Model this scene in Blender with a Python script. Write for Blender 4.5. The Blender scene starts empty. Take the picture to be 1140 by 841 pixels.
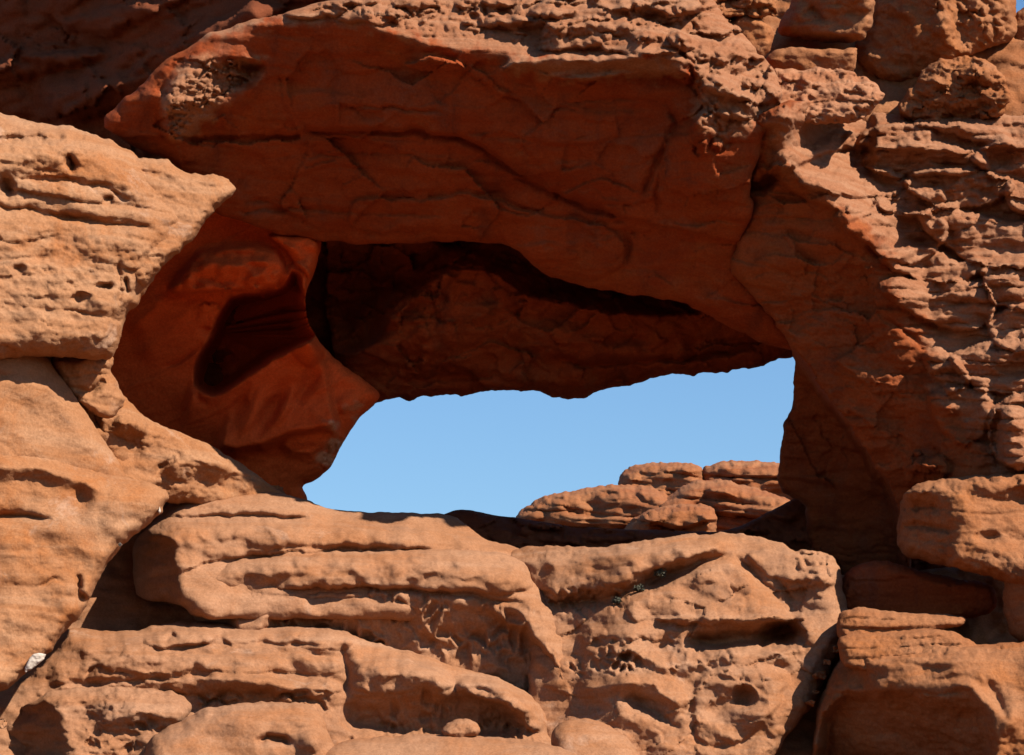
import bpy, math
import numpy as np
from mathutils import Matrix, Vector

# ------------------------------------------------------------------ camera, sky, sun, exposure
PITCH = math.radians(12.0)          # the camera looks up at the arch
DIST = 30.0                         # metres to the reference plane of the cliff
FPX = DIST * 100.0                  # 1 photograph pixel = 1 cm at that plane
CAM = np.array([0.0, 0.0, 1.7])
FWD = np.array([0.0, math.cos(PITCH), math.sin(PITCH)])
UPV = np.array([0.0, -math.sin(PITCH), math.cos(PITCH)])
RGT = np.array([1.0, 0.0, 0.0])

scene = bpy.context.scene
col = scene.collection
cam_data = bpy.data.cameras.new('camera')
cam = bpy.data.objects.new('camera', cam_data)
col.objects.link(cam)
cam.location = CAM
cam.rotation_euler = (math.pi / 2 + PITCH, 0, 0)
cam_data.sensor_width = 36.0
cam_data.lens = 36.0 * FPX / 1140.0
cam_data.clip_start = 0.1
cam_data.clip_end = 6000.0
scene.camera = cam

sun_cam = np.array([0.60, -0.30, 0.75])           # towards the sun: right, towards the viewer, up
sun_w = sun_cam[0] * RGT + sun_cam[1] * FWD + sun_cam[2] * UPV
sun_w /= np.linalg.norm(sun_w)
SUN_EL = math.asin(sun_w[2])
SUN_AZ = math.atan2(sun_w[0], sun_w[1])           # clockwise from +Y

world = bpy.data.worlds.new('World')
scene.world = world
world.use_nodes = True
wn = world.node_tree
wn.nodes.clear()
sky = wn.nodes.new('ShaderNodeTexSky')
sky.sky_type = 'NISHITA'
sky.sun_disc = False
sky.sun_elevation = SUN_EL
sky.sun_rotation = SUN_AZ
sky.air_density = 1.5
sky.dust_density = 0.0
sky.ozone_density = 10.0
sky.altitude = 500.0
bgn = wn.nodes.new('ShaderNodeBackground')
bgn.inputs['Strength'].default_value = 0.065
wo = wn.nodes.new('ShaderNodeOutputWorld')
wn.links.new(sky.outputs[0], bgn.inputs[0])
wn.links.new(bgn.outputs[0], wo.inputs[0])

sl = bpy.data.lights.new('sun', 'SUN')
sl.energy = 4.6
sl.angle = math.radians(0.53)
sl.color = (1.0, 0.93, 0.82)
so = bpy.data.objects.new('sun', sl)
col.objects.link(so)
so.rotation_euler = Vector(-sun_w).to_track_quat('-Z', 'Y').to_euler()
so.location = (30, -20, 40)

scene.view_settings.view_transform = 'Standard'
scene.view_settings.look = 'None'
scene.view_settings.exposure = 1.12
scene.view_settings.gamma = 1.0
scene.view_settings.use_curve_mapping = False
scene.render.engine = 'CYCLES'
scene.cycles.use_denoising = True
scene.cycles.max_bounces = 8
scene.cycles.diffuse_bounces = 6

# ------------------------------------------------------------------ noise
def _perm(seed):
    r = np.random.RandomState(seed)
    p = r.permutation(256)
    g = r.normal(size=(256, 3))
    g /= np.linalg.norm(g, axis=1)[:, None]
    return np.concatenate([p, p, p]).astype(np.int32), g.astype(np.float32)
_tabs = {}
def perlin(x, y, z, seed=0):
    if seed not in _tabs:
        _tabs[seed] = _perm(seed + 11)
    p, g = _tabs[seed]
    sh = x.shape
    x = x.ravel().astype(np.float32); y = y.ravel().astype(np.float32); z = z.ravel().astype(np.float32)
    xi = np.floor(x); yi = np.floor(y); zi = np.floor(z)
    fx = x - xi; fy = y - yi; fz = z - zi
    xi = xi.astype(np.int32) & 255; yi = yi.astype(np.int32) & 255; zi = zi.astype(np.int32) & 255
    u = fx * fx * fx * (fx * (fx * 6 - 15) + 10)
    v = fy * fy * fy * (fy * (fy * 6 - 15) + 10)
    w = fz * fz * fz * (fz * (fz * 6 - 15) + 10)
    out = np.zeros_like(x)
    for dx in (0, 1):
        wx = u if dx else 1 - u
        for dy in (0, 1):
            wy = v if dy else 1 - v
            for dz in (0, 1):
                wz = w if dz else 1 - w
                h = p[p[p[xi + dx] + yi + dy] + zi + dz] & 255
                gg = g[h]
                out += wx * wy * wz * (gg[:, 0] * (fx - dx) + gg[:, 1] * (fy - dy) + gg[:, 2] * (fz - dz))
    return out.reshape(sh) * 1.5
def fbm(x, y, z, oct=4, seed=0, gain=0.5, ridged=False):
    a = 1.0; s = np.zeros(x.shape, np.float32); f = 1.0
    for o in range(oct):
        n = perlin(x * f + 7.3 * o, y * f + 3.1 * o, z * f - 5.7 * o, seed + o % 3)
        if ridged:
            n = 1 - 2 * np.abs(n)
        s += a * n; a *= gain; f *= 2.03
    return s
def cells(x, y, seed=0):
    """distance to the nearest and second nearest jittered point, 2-D"""
    r = np.random.RandomState(seed + 77)
    jx = r.rand(64, 64).astype(np.float32); jy = r.rand(64, 64).astype(np.float32)
    xi = np.floor(x).astype(np.int32); yi = np.floor(y).astype(np.int32)
    d1 = np.full(x.shape, 9.0, np.float32); d2 = d1.copy()
    for a in (-1, 0, 1):
        for b in (-1, 0, 1):
            cx = xi + a; cy = yi + b
            d = (cx + jx[cx & 63, cy & 63] - x) ** 2 + (cy + jy[cx & 63, cy & 63] - y) ** 2
            d2 = np.minimum(np.maximum(d, d1), d2); d1 = np.minimum(d1, d)
    return np.sqrt(d1), np.sqrt(d2)
def hash1(k, seed):
    v = np.sin(k * 12.9898 + seed * 78.233) * 43758.5453
    return v - np.floor(v)
def smooth(e0, e1, x):
    t = np.clip((x - e0) / (e1 - e0), 0, 1)
    return t * t * (3 - 2 * t)
def blur(a, n):
    if n < 1: return a
    n = int(n)
    for _ in range(2):
        for ax in (0, 1):
            pad = [(0, 0), (0, 0)]; pad[ax] = (n + 1, n)
            c = np.cumsum(np.pad(a, pad, mode='edge').astype(np.float64), axis=ax)
            if ax == 0: a = (c[2 * n + 1:] - c[:-2 * n - 1]) / (2 * n + 1)
            else: a = (c[:, 2 * n + 1:] - c[:, :-2 * n - 1]) / (2 * n + 1)
    return a

# ------------------------------------------------------------------ outline and line distances
def chaikin(P, n=2):
    P = np.asarray(P, float)
    for _ in range(n):
        Q = np.roll(P, -1, 0)
        P = np.stack([P * 0.78 + Q * 0.22, P * 0.22 + Q * 0.78], 1).reshape(-1, 2)
    return P
def poly_sd(P, X, Y):
    """positive inside"""
    d = np.full(X.shape, 1e12); ins = np.zeros(X.shape, bool)
    n = len(P)
    for i in range(n):
        ax, ay = P[i]; bx, by = P[(i + 1) % n]
        ex, ey = bx - ax, by - ay
        t = np.clip(((X - ax) * ex + (Y - ay) * ey) / (ex * ex + ey * ey + 1e-9), 0, 1)
        d = np.minimum(d, (X - ax - t * ex) ** 2 + (Y - ay - t * ey) ** 2)
        c = (ay > Y) != (by > Y)
        with np.errstate(divide='ignore', invalid='ignore'):
            ins ^= c & (X < (bx - ax) * (Y - ay) / (by - ay + 1e-12) + ax)
    d = np.sqrt(d)
    return np.where(ins, d, -d)
def resize(a, ny, nx):
    yy = np.linspace(0, a.shape[0] - 1, ny); xx = np.linspace(0, a.shape[1] - 1, nx)
    y0 = np.minimum(yy.astype(int), a.shape[0] - 2); x0 = np.minimum(xx.astype(int), a.shape[1] - 2)
    fy = (yy - y0)[:, None]; fx = (xx - x0)[None]
    return (a[y0][:, x0] * (1 - fy) * (1 - fx) + a[y0][:, x0 + 1] * (1 - fy) * fx
            + a[y0 + 1][:, x0] * fy * (1 - fx) + a[y0 + 1][:, x0 + 1] * fy * fx)
def line_sd(P, X, Y):
    """signed distance to a polyline (positive below it, for lines drawn left to right) and position 0..1 along it"""
    P = np.asarray(P, float)
    seg = np.linalg.norm(np.diff(P, axis=0), axis=1); L = seg.sum(); s0 = 0
    best = np.full(X.shape, 1e12); sg = np.zeros(X.shape); uu = np.zeros(X.shape)
    for i in range(len(P) - 1):
        ax, ay = P[i]; ex, ey = P[i + 1] - P[i]
        t = np.clip(((X - ax) * ex + (Y - ay) * ey) / (ex * ex + ey * ey + 1e-9), 0, 1)
        d = (X - ax - t * ex) ** 2 + (Y - ay - t * ey) ** 2
        m = d < best
        best = np.where(m, d, best)
        sg = np.where(m, np.sign(ex * (Y - ay) - ey * (X - ax)), sg)
        uu = np.where(m, (s0 + t * seg[i]) / L, uu)
        s0 += seg[i]
    return np.sqrt(best) * sg, uu, L

# strokes; every one returns metres added to the depth (positive = further from the viewer)
def ledge(P, h=0.25, wa=9, wb=32, tl=22, rep=260):
    """a lip that stands forward: shelf of width wa above it, face drawing back over wb below it"""
    def f(X, Y):
        m = box(P, X, Y, max(wa, wb) * 5)
        if m is None: return 0
        s, u, L = line_sd(P, X[m], Y[m])
        tp = np.clip(np.minimum(u, 1 - u) * L / tl, 0, 1); tp = tp * tp * (3 - 2 * tp)
        a = np.abs(s)
        out = np.zeros(X.shape); out[m] = -h * tp * np.where(s < 0, np.exp(-(a / wa) ** 1.3), np.exp(-(a / wb) ** 1.6))
        return out
    return f
def groove(P, h=0.12, w=3, tl=20, wb=None):
    wb_ = wb or w
    def f(X, Y):
        m = box(P, X, Y, max(w, wb_) * 5)
        if m is None: return 0
        s, u, L = line_sd(P, X[m], Y[m])
        tp = np.clip(np.minimum(u, 1 - u) * L / tl, 0, 1)
        out = np.zeros(X.shape); out[m] = h * tp * np.exp(-np.abs(s / np.where(s < 0, w, wb_)) ** 1.5)
        return out
    return f
def ridge(P, sa=1.0, sb=0.7, w=6, cap=1e9):
    """a crest line without end: depth grows sa per unit above it, sb per unit below it"""
    def f(X, Y):
        s, u, L = line_sd(P, X, Y)
        a = np.sqrt(s * s + w * w) - w
        a = cap * (1 - np.exp(-a / cap)) if cap < 1e8 else a
        k = np.where(s < 0, sa, sb)
        return a * k / 100
    return f
def step(P, h=0.5, w=6):
    """everything below the line stands h further back (h<0: further forward)"""
    def f(X, Y):
        s, u, L = line_sd(P, X, Y)
        return h * smooth(-w, w, s)
    return f
def bump(cx, cy, rx, ry, h, ang=0, p=2.0, hard=False):
    c, s = math.cos(math.radians(ang)), math.sin(math.radians(ang))
    def f(X, Y):
        x = X - cx; y = Y - cy
        r2 = ((x * c + y * s) / rx) ** 2 + ((-x * s + y * c) / ry) ** 2
        q = np.clip(1 - r2, 0, 1)
        return -h * (np.sqrt(q) if hard else q ** p)
    return f
def hollow(P, h, w=20, side=1.0):
    """a scoop with the traced outline, going h deep over the width w"""
    Q = chaikin(P)
    def f(X, Y):
        m = box(P, X, Y, w)
        if m is None: return 0
        d = poly_sd(Q, X[m], Y[m])
        t = np.clip(d / w, 0, 1)
        out = np.zeros(X.shape); out[m] = h * (1 - (1 - t) ** 2)
        return out
    return f
def slab(P, out=0.35, top=18, side=9, bot=6, over=0.55, seed=1, amp=2.4, sc=19):
    """a bed of rock standing out from the face: shelf on top, face drawing back below (over), ends and foot merging with the rock"""
    Q = chaikin(P); top_y = np.asarray(P)[:, 1].min(); hgt = np.ptp(np.asarray(P)[:, 1]) + 1
    def f(X, Y):
        m = box(P, X, Y, 12)
        if m is None: return 0
        ii = np.nonzero(m); r0, r1, c0, c1 = ii[0].min(), ii[0].max() + 1, ii[1].min(), ii[1].max() + 1
        x = X[r0:r1, c0:c1]; y = Y[r0:r1, c0:c1]; o = x * 0 + seed * 1.7
        d = poly_sd(Q, x, y) + amp * fbm(x / sc, y / sc, o, 3, seed % 5)
        gy, gx = np.gradient(d); gl = np.hypot(gx, gy) + 1e-6
        W = [blur(np.clip(v / gl, 0, 1) ** 2, 3) for v in (gy, np.abs(gx), -gy)]
        R = (W[0] * top + W[1] * side + W[2] * bot) / (sum(W) + 1e-6)
        t = np.clip(d / R, 0, 1)
        w = np.sqrt(np.clip(1 - (1 - t) ** 2, 0, 1)) * smooth(0, 0.35, t)
        h = out * (1 - over * np.clip((y - top_y) / hgt, 0, 1)) * np.clip(1 + 0.3 * fbm(x / 24, y / 16, o + 4, 2, 2), .3, 1.6)
        res = np.zeros(X.shape); res[r0:r1, c0:c1] = -h * w
        return res
    return f
def strata(P, amp=0.12, period=13, seed=0, w=26, wav=0.7):
    """thin stacked beds of uneven thickness, each standing out by its own amount and pinching out sideways"""
    Q = chaikin(P)
    def f(X, Y):
        m = box(P, X, Y, 0)
        if m is None: return 0
        x = X[m]; y = Y[m]; o = x * 0 + seed * 1.3
        b = (y + wav * period * fbm(x / 120, y / 45, o, 3, 3)) / period
        k = np.floor(b); fr = b - k
        h0 = hash1(k, seed); h1 = hash1(k + 1, seed)
        lat = np.clip(0.45 + 1.0 * perlin(x / 55 + k * 5.1, o, o, 4), 0, 1.3); lat1 = np.clip(0.45 + 1.0 * perlin(x / 55 + (k + 1) * 5.1, o, o, 4), 0, 1.3)
        wd = smooth(0.86, 1.0, fr)
        top = np.clip(fr / 0.45, 0, 1); prof = np.sqrt(np.clip(1 - (1 - top) ** 2, 0, 1)) * (1 - 0.35 * np.clip((fr - .4) / .6, 0, 1))
        v = (prof * (0.35 + h0) * lat) * (1 - wd)
        out = np.zeros(X.shape); out[m] = -amp * v * smooth(0, w, poly_sd(Q, x, y)); return out
    return f
def tilt(cx, cy, gx, gz, P, w=40):
    """an extra slope inside an outline"""
    Q = chaikin(P)
    def f(X, Y):
        d = poly_sd(Q, X, Y)
        return smooth(0, w, d) * ((X - cx) * gx + (cy - Y) * gz) / 100
    return f
def _cells_id(x, y, seed=0):
    r = np.random.RandomState(seed + 77)
    jx = r.rand(64, 64).astype(np.float32); jy = r.rand(64, 64).astype(np.float32); jh = r.rand(64, 64).astype(np.float32)
    xi = np.floor(x).astype(np.int32); yi = np.floor(y).astype(np.int32)
    d1 = np.full(x.shape, 9.0); d2 = d1.copy(); hh = np.zeros(x.shape)
    for a in (-1, 0, 1):
        for b in (-1, 0, 1):
            cx = xi + a; cy = yi + b
            d = (cx + jx[cx & 63, cy & 63] - x) ** 2 + (cy + jy[cx & 63, cy & 63] - y) ** 2
            d2 = np.minimum(np.maximum(d, d1), d2); hh = np.where(d < d1, jh[cx & 63, cy & 63], hh); d1 = np.minimum(d1, d)
    return np.sqrt(d1), np.sqrt(d2), hh
def tafoni(P, h=0.12, sx=14, sy=20, w=14, seed=0, knob=False):
    """honeycomb weathering: pits between thin walls inside an outline; knob: broken lumps of uneven height instead"""
    Q = chaikin(P)
    def f(X, Y):
        m = box(P, X, Y, 10)
        if m is None: return 0
        x = X[m]; y = Y[m]; o = x * 0 + seed
        d = smooth(0, w, poly_sd(Q, x, y) + 9 * perlin(x / 14, y / 12, o, 1))
        wk = .5 if knob else .3
        wx = x + sx * wk * fbm(x / sx / 1.6, y / sx / 1.6, o, 2, 0); wy = y + sy * wk * fbm(x / sx / 1.6, y / sx / 1.6, o + 9, 2, 1)
        out = np.zeros(X.shape)
        a1, a2, hh = _cells_id(wx / sx, wy / sy, seed)
        b1, b2, gg = _cells_id(wx / sx * 2.2, wy / sy * 2.0, seed + 3)
        am = np.clip(0.75 + 1.0 * perlin(x / 45, y / 32, o, 3), .1, 1.5)
        if knob:
            v = -h * am * ((0.3 + hh) * smooth(0.0, 0.55, a2 - a1) + 0.4 * (0.3 + gg) * smooth(0, 0.6, b2 - b1) - 0.6)
        else:
            v = h * am * ((0.15 + hh) * smooth(-0.12, 0.6, a2 - a1) + 0.2 * gg * smooth(0, 0.5, b2 - b1) - 0.2)
        out[m] = d * v
        return out
    return f
def facets(P, amp=0.08, size=90, seed=0, w=30, squash=0.6):
    """flaked faces: patches that each lie at a slightly different tilt and level"""
    Q = chaikin(P) if P is not None else None
    def f(X, Y):
        d = smooth(0, w, poly_sd(Q, X, Y)) if P is not None else 1.0
        wx = X + size * .13 * fbm(X / size, Y / size, X * 0 + seed, 3, 1); wy = Y + size * .13 * fbm(X / size, Y / size, X * 0 + seed + 5, 3, 2)
        out = 0
        for sc, am in ((1.0, 1.0), (0.42, 0.4)):
            x = wx / (size * sc); y = wy / (size * sc * squash)
            r = np.random.RandomState(seed + 5 + int(sc * 10))
            jx, jy, g1, g2, g0 = r.rand(64, 64), r.rand(64, 64), r.normal(size=(64, 64)), r.normal(size=(64, 64)), r.normal(size=(64, 64))
            xi = np.floor(x).astype(int); yi = np.floor(y).astype(int); best = np.full(X.shape, 9.0); v = np.zeros(X.shape)
            for a in (-1, 0, 1):
                for b in (-1, 0, 1):
                    cx = xi + a; cy = yi + b; m_ = (cx & 63, cy & 63)
                    dx = x - cx - jx[m_]; dy = y - cy - jy[m_]; dd = dx * dx + dy * dy
                    v = np.where(dd < best, 0.45 * g0[m_] + g1[m_] * dx + g2[m_] * dy, v); best = np.minimum(best, dd)
            out = out + am * v
        return amp * d * out
    return f
def box(P, X, Y, r):
    P = np.asarray(P, float)
    m = (X > P[:, 0].min() - r) & (X < P[:, 0].max() + r) & (Y > P[:, 1].min() - r) & (Y < P[:, 1].max() + r)
    return m if m.any() else None

# ------------------------------------------------------------------ materials
def sandstone(name, a=(0.50, 0.205, 0.095), b=(0.40, 0.13, 0.05), c=(0.60, 0.30, 0.16), varnish=0.35, band=0.35, bump=0.5,
              scale=1.0, pale=0.0, dark=0.52, rust=0.0, grey=0.0, streak=0.0):
    a, b, c = (tuple(v * dark for v in q) for q in (a, b, c))
    m = bpy.data.materials.new(name); m.use_nodes = True
    nt = m.node_tree; nt.nodes.clear()
    N = nt.nodes.new; Lk = nt.links.new
    out = N('ShaderNodeOutputMaterial'); bs = N('ShaderNodeBsdfPrincipled')
    bs.inputs['Roughness'].default_value = 0.95
    bs.inputs['Specular IOR Level'].default_value = 0.08
    geo = N('ShaderNodeNewGeometry')
    def noise(sc, det=6, rough=0.55, vec=None, dist=0.0):
        n = N('ShaderNodeTexNoise'); n.inputs['Scale'].default_value = sc * scale
        n.inputs['Detail'].default_value = det; n.inputs['Roughness'].default_value = rough
        n.inputs['Distortion'].default_value = dist
        Lk(vec or geo.outputs['Position'], n.inputs['Vector']); return n.outputs['Fac']
    def ramp(fac, p0, p1, c0=(0, 0, 0, 1), c1=(1, 1, 1, 1)):
        r = N('ShaderNodeValToRGB'); Lk(fac, r.inputs[0])
        r.color_ramp.elements[0].position = p0; r.color_ramp.elements[1].position = p1
        r.color_ramp.elements[0].color = c0; r.color_ramp.elements[1].color = c1
        return r.outputs[0]
    def mix(fac, x, y, mode='MIX'):
        k = N('ShaderNodeMix'); k.data_type = 'RGBA'; k.blend_type = mode
        for sock, v in ((k.inputs[0], fac), (k.inputs[6], x), (k.inputs[7], y)):
            if hasattr(v, 'node'): Lk(v, sock)
            elif isinstance(v, (int, float)): sock.default_value = v
            else: sock.default_value = (*v, 1)
        return k.outputs[2]
    def scaled(fac, k):
        q = N('ShaderNodeMath'); q.operation = 'MULTIPLY'; Lk(fac, q.inputs[0]); q.inputs[1].default_value = k; return q.outputs[0]
    mp = N('ShaderNodeMapping'); Lk(geo.outputs['Position'], mp.inputs[0])
    mp.inputs['Scale'].default_value = (0.35, 0.35, 5.0); mp.inputs['Rotation'].default_value = (0, math.radians(3), 0)
    cmain = mix(ramp(noise(0.55, 5, 0.6), 0.36, 0.64), a, b)
    cmain = mix(scaled(ramp(noise(1.0, 6, 0.65, mp.outputs[0], 0.4), 0.42, 0.66), band), cmain, c)
    cmain = mix(scaled(ramp(noise(1.7, 8, 0.7, mp.outputs[0], 0.8), 0.5, 0.72), band * 0.9), cmain, b)
    cmain = mix(scaled(ramp(noise(2.6, 8, 0.72), 0.55, 0.72), varnish), cmain, (b[0] * .45, b[1] * .42, b[2] * .5))
    cmain = mix(scaled(ramp(noise(3.6, 8, 0.75, None, 0.5), 0.57, 0.75), 0.45), cmain, c)
    if streak:
        ms = N('ShaderNodeMapping'); Lk(geo.outputs['Position'], ms.inputs[0]); ms.inputs['Scale'].default_value = (2.6, 1.2, 0.35)
        cmain = mix(scaled(ramp(noise(1.0, 6, 0.6, ms.outputs[0], 0.3), 0.52, 0.66), streak), cmain, tuple(v * dark for v in (0.20, 0.055, 0.03)))
    if rust:
        cmain = mix(scaled(ramp(noise(0.8, 7, 0.68, None, 1.0), 0.52, 0.66), rust), cmain, tuple(v * dark for v in (0.52, 0.17, 0.045)))
    if grey:
        cmain = mix(scaled(ramp(noise(1.4, 9, 0.72, None, 0.6), 0.53, 0.66), grey), cmain, tuple(v * dark for v in (0.35, 0.18, 0.105)))
    if pale:
        cmain = mix(scaled(ramp(noise(1.1, 7, 0.7, None, 0.8), 0.60, 0.68), pale), cmain, tuple(v * dark for v in (0.72, 0.50, 0.36)))
    ca = N('ShaderNodeAttribute'); ca.attribute_name = 'sunlit_crust'  # mask for weathered tan tops and for sunlight painted into the colour
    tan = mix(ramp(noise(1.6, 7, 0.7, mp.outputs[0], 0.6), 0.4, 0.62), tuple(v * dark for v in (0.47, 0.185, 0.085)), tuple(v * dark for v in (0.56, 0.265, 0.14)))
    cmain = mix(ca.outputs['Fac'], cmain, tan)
    sp = noise(38, 4, 0.7)
    cmain = mix(1.0, cmain, ramp(sp, 0.25, 0.75, (0.72, 0.68, 0.66, 1), (1.2, 1.22, 1.25, 1)), 'MULTIPLY')
    Lk(cmain, bs.inputs['Base Color'])
    b1 = N('ShaderNodeBump'); b1.inputs['Strength'].default_value = bump; b1.inputs['Distance'].default_value = 0.05
    Lk(noise(9, 10, 0.68), b1.inputs['Height'])
    b2 = N('ShaderNodeBump'); b2.inputs['Strength'].default_value = bump * 0.8; b2.inputs['Distance'].default_value = 0.012
    Lk(noise(45, 6, 0.7), b2.inputs['Height']); Lk(b1.outputs[0], b2.inputs['Normal'])
    Lk(b2.outputs[0], bs.inputs['Normal'])
    Lk(bs.outputs[0], out.inputs[0])
    return m
M_RED = sandstone('red_sandstone', (0.50, 0.100, 0.026), (0.38, 0.068, 0.017), (0.56, 0.140, 0.044), varnish=0.55, band=0.45, rust=0.3, grey=0.3, dark=0.46, streak=0.55)
M_TAN = sandstone('tan_sandstone', (0.54, 0.257, 0.122), (0.46, 0.185, 0.073), (0.63, 0.36, 0.205), varnish=0.3, band=0.5, pale=0.35, rust=0.6, grey=0.25)
M_SILL = sandstone('sill_sandstone', (0.52, 0.252, 0.130), (0.44, 0.185, 0.080), (0.62, 0.35, 0.21), varnish=0.3, band=0.5, pale=0.25, rust=0.35, grey=0.55, bump=0.34)
M_RIGHT = sandstone('brown_sandstone', (0.47, 0.19, 0.080), (0.39, 0.135, 0.048), (0.57, 0.29, 0.15), varnish=0.45, band=0.35, rust=0.5, grey=0.2)
M_PILLAR = sandstone('pillar_sandstone', (0.47, 0.122, 0.037), (0.37, 0.085, 0.024), (0.54, 0.175, 0.062), varnish=0.5, band=0.4, rust=0.3, grey=0.3, dark=0.46, streak=0.4)  # base redder and darker to deepen the pillar's shade in the colour
M_DARK = sandstone('varnish_shade_sandstone', (0.30, 0.085, 0.035), (0.22, 0.06, 0.025), (0.36, 0.12, 0.055), varnish=0.6, band=0.3)  # desert varnish on the cliff wall; painted shade on the window floor
M_BOUNCE = sandstone('bounce_red_sandstone', (0.64, 0.105, 0.022), (0.52, 0.076, 0.015), (0.68, 0.14, 0.036), varnish=0.25, band=0.4, bump=0.42, dark=0.9)  # red bounce glow of the alcove put into a brighter base colour
M_PALE = sandstone('pale_stone', (0.72, 0.62, 0.52), (0.60, 0.47, 0.36), (0.78, 0.70, 0.62), varnish=0.1, band=0.1, bump=0.25, dark=0.62)
M_GROUND = sandstone('red_sand', (0.48, 0.19, 0.085), (0.42, 0.15, 0.06), (0.54, 0.25, 0.13), varnish=0.15, band=0.1, bump=0.3, dark=0.3)

# ------------------------------------------------------------------ the rock builder
def pts3(X, Y, D):
    """a picture position (photograph pixels) and a depth in metres beyond the cliff's reference plane -> world"""
    k = (DIST + D)[..., None]
    return CAM + k * (FWD + RGT * ((X - 570.0) / FPX)[..., None] + UPV * ((420.5 - Y) / FPX)[..., None])

STEPMUL = 1.0
def rock(name, P, y0, gx=0.0, gz=0.0, c=None, R=(25, 25, 25, 25), rd=(0.4, 0.3, 0.3, 0.3), T=1.2, st=2.0, strokes=(),
         lumps=0.10, lsc=90, beds=(0.05, 26), btilt=0.0, bwarp=0.9, rough=0.022, rsc=16, pit=0.0, fine=0.012, beds2=(0.014, 8.5), edge=(3.0, 22),
         seed=1, mat=None, kind='thing', parent=None, label=None, cat=None, group=None, warp=3.0, sunlit_crust=()):
    """R, rd: width in pixels and depth in metres of the rounding at the top, right, bottom and left edges"""
    st *= STEPMUL
    Q = chaikin(P)
    x0, y0p = Q.min(0) - 8; x1, y1p = Q.max(0) + 8
    nx = int((x1 - x0) / st) + 2; ny = int((y1p - y0p) / st) + 2
    X, Y = np.meshgrid(x0 + st * np.arange(nx), y0p + st * np.arange(ny))
    cs = max(1, int(round(4 / st)))
    ny2, nx2 = max(3, ny // cs), max(3, nx // cs)
    Xc, Yc = np.meshgrid(np.linspace(X[0, 0], X[0, -1], nx2), np.linspace(Y[0, 0], Y[-1, 0], ny2))
    d = resize(poly_sd(Q, Xc, Yc), ny, nx)
    Zs = np.zeros(X.shape) + seed * 3.7
    d = d + edge[0] * fbm(X / edge[1], Y / edge[1], Zs, 3, seed % 5)
    gy_, gx_ = np.gradient(blur(d, 2 if nx > 40 else 0), st)
    gl = np.hypot(gx_, gy_) + 1e-6
    dirs = [np.clip(gy_ / gl, 0, 1), np.clip(-gx_ / gl, 0, 1), np.clip(-gy_ / gl, 0, 1), np.clip(gx_ / gl, 0, 1)]
    bw = int(min(9, min(nx, ny) // 8))
    W = [blur(q ** 2, bw) for q in dirs]; s = sum(W) + 1e-6
    Rm = sum(w * r for w, r in zip(W, R)) / s
    rdm = sum(w * r for w, r in zip(W, rd)) / s
    t = np.clip(1 - d / Rm, 0, 1)
    D = rdm * (1 - np.sqrt(np.clip(1 - t * t, 0, 1)))
    cx, cy = c if c else ((x0 + x1) / 2, (y0p + y1p) / 2)
    D = D + y0 + gx * (X - cx) / 100 + gz * (cy - Y) / 100
    wx = warp * fbm(X / 26, Y / 26, Zs + 3, 3, 1); wy = warp * fbm(X / 26, Y / 26, Zs + 8, 3, 2)
    XX, YY = X + wx, Y + wy
    for f in strokes:
        D = D + f(XX, YY)
    if lumps:
        D = D + lumps * fbm(X / lsc, Y / (lsc * .7), Zs, 3, (seed + 1) % 5)
    if beds[0]:
        b = (Y + btilt * X + bwarp * beds[1] * fbm(X / 170, Y / 60, Zs + 21, 3, 3)) / beds[1]
        k = np.floor(b); fr = b - k
        h0 = hash1(k, seed); h1 = hash1(k + 1, seed)
        wd = smooth(0.80, 1.0, fr)
        lat = 0.5 + 0.8 * perlin(X / 120 + k * 3.3, Zs, Zs, 4)
        prof = -(1 - np.abs(2 * fr - 1) ** 5)
        D = D + beds[0] * np.clip(lat, 0, 1.3) * (0.8 * prof - 1.1 * (h0 * (1 - wd) + h1 * wd))
    if beds2[0] and beds[0]:
        b = (Y + btilt * X + 6 * fbm(X / 90, Y / 30, Zs + 31, 3, 1)) / beds2[1]
        k = np.floor(b); fr = b - k
        lat = np.clip(0.35 + 1.1 * perlin(X / 60 + k * 2.7, Y / 50, Zs, 4), 0, 1.4)
        h0 = hash1(k, seed + 5); h1 = hash1(k + 1, seed + 5); wd = smooth(0.7, 1.0, fr)
        D = D - beds2[0] * lat * (0.6 * (1 - np.abs(2 * fr - 1) ** 3) + 1.2 * (h0 * (1 - wd) + h1 * wd))
    # real positions, then surface roughness along the normal
    V = pts3(X, Y, D)
    du = np.gradient(V, axis=1); dv = np.gradient(V, axis=0)
    n = np.cross(dv, du); n /= np.linalg.norm(n, axis=2)[..., None] + 1e-9
    qx, qy, qz = V[..., 0] * 100, V[..., 1] * 100, V[..., 2] * 100
    am = np.clip(0.75 + 0.9 * perlin(qx / 110, qy / 110, qz / 70, 2), 0.15, 1.7)
    disp = rough * am * fbm(qx / (rsc * 1.5), qy / rsc, qz / rsc, 4, 1, 0.55)
    if pit:
        pn = perlin(qx / 15, qy / 11, qz / 8, 4)
        disp = disp - pit * smooth(0.30, 0.65, pn) * np.clip(am, 0, 1)
    if fine:
        disp = disp + fine * am * fbm(qx / 5, qy / 5, qz / 4, 2, 0)
    disp = disp * smooth(0, 6, d)
    V = V + n * disp[..., None]
    # keep cells that touch the inside; pull their outside corners onto the outline
    ins = d > 0
    ci = ins[:-1, :-1] | ins[1:, :-1] | ins[:-1, 1:] | ins[1:, 1:]
    need = np.zeros(ins.shape, bool)
    need[:-1, :-1] |= ci; need[1:, :-1] |= ci; need[:-1, 1:] |= ci; need[1:, 1:] |= ci
    o = need & ~ins
    g2, g1 = np.gradient(d, st)
    gg = g1 * g1 + g2 * g2 + 0.05
    ddx = np.clip(-d * g1 / gg, -2.2 * st, 2.2 * st); ddy = np.clip(-d * g2 / gg, -2.2 * st, 2.2 * st)
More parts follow.
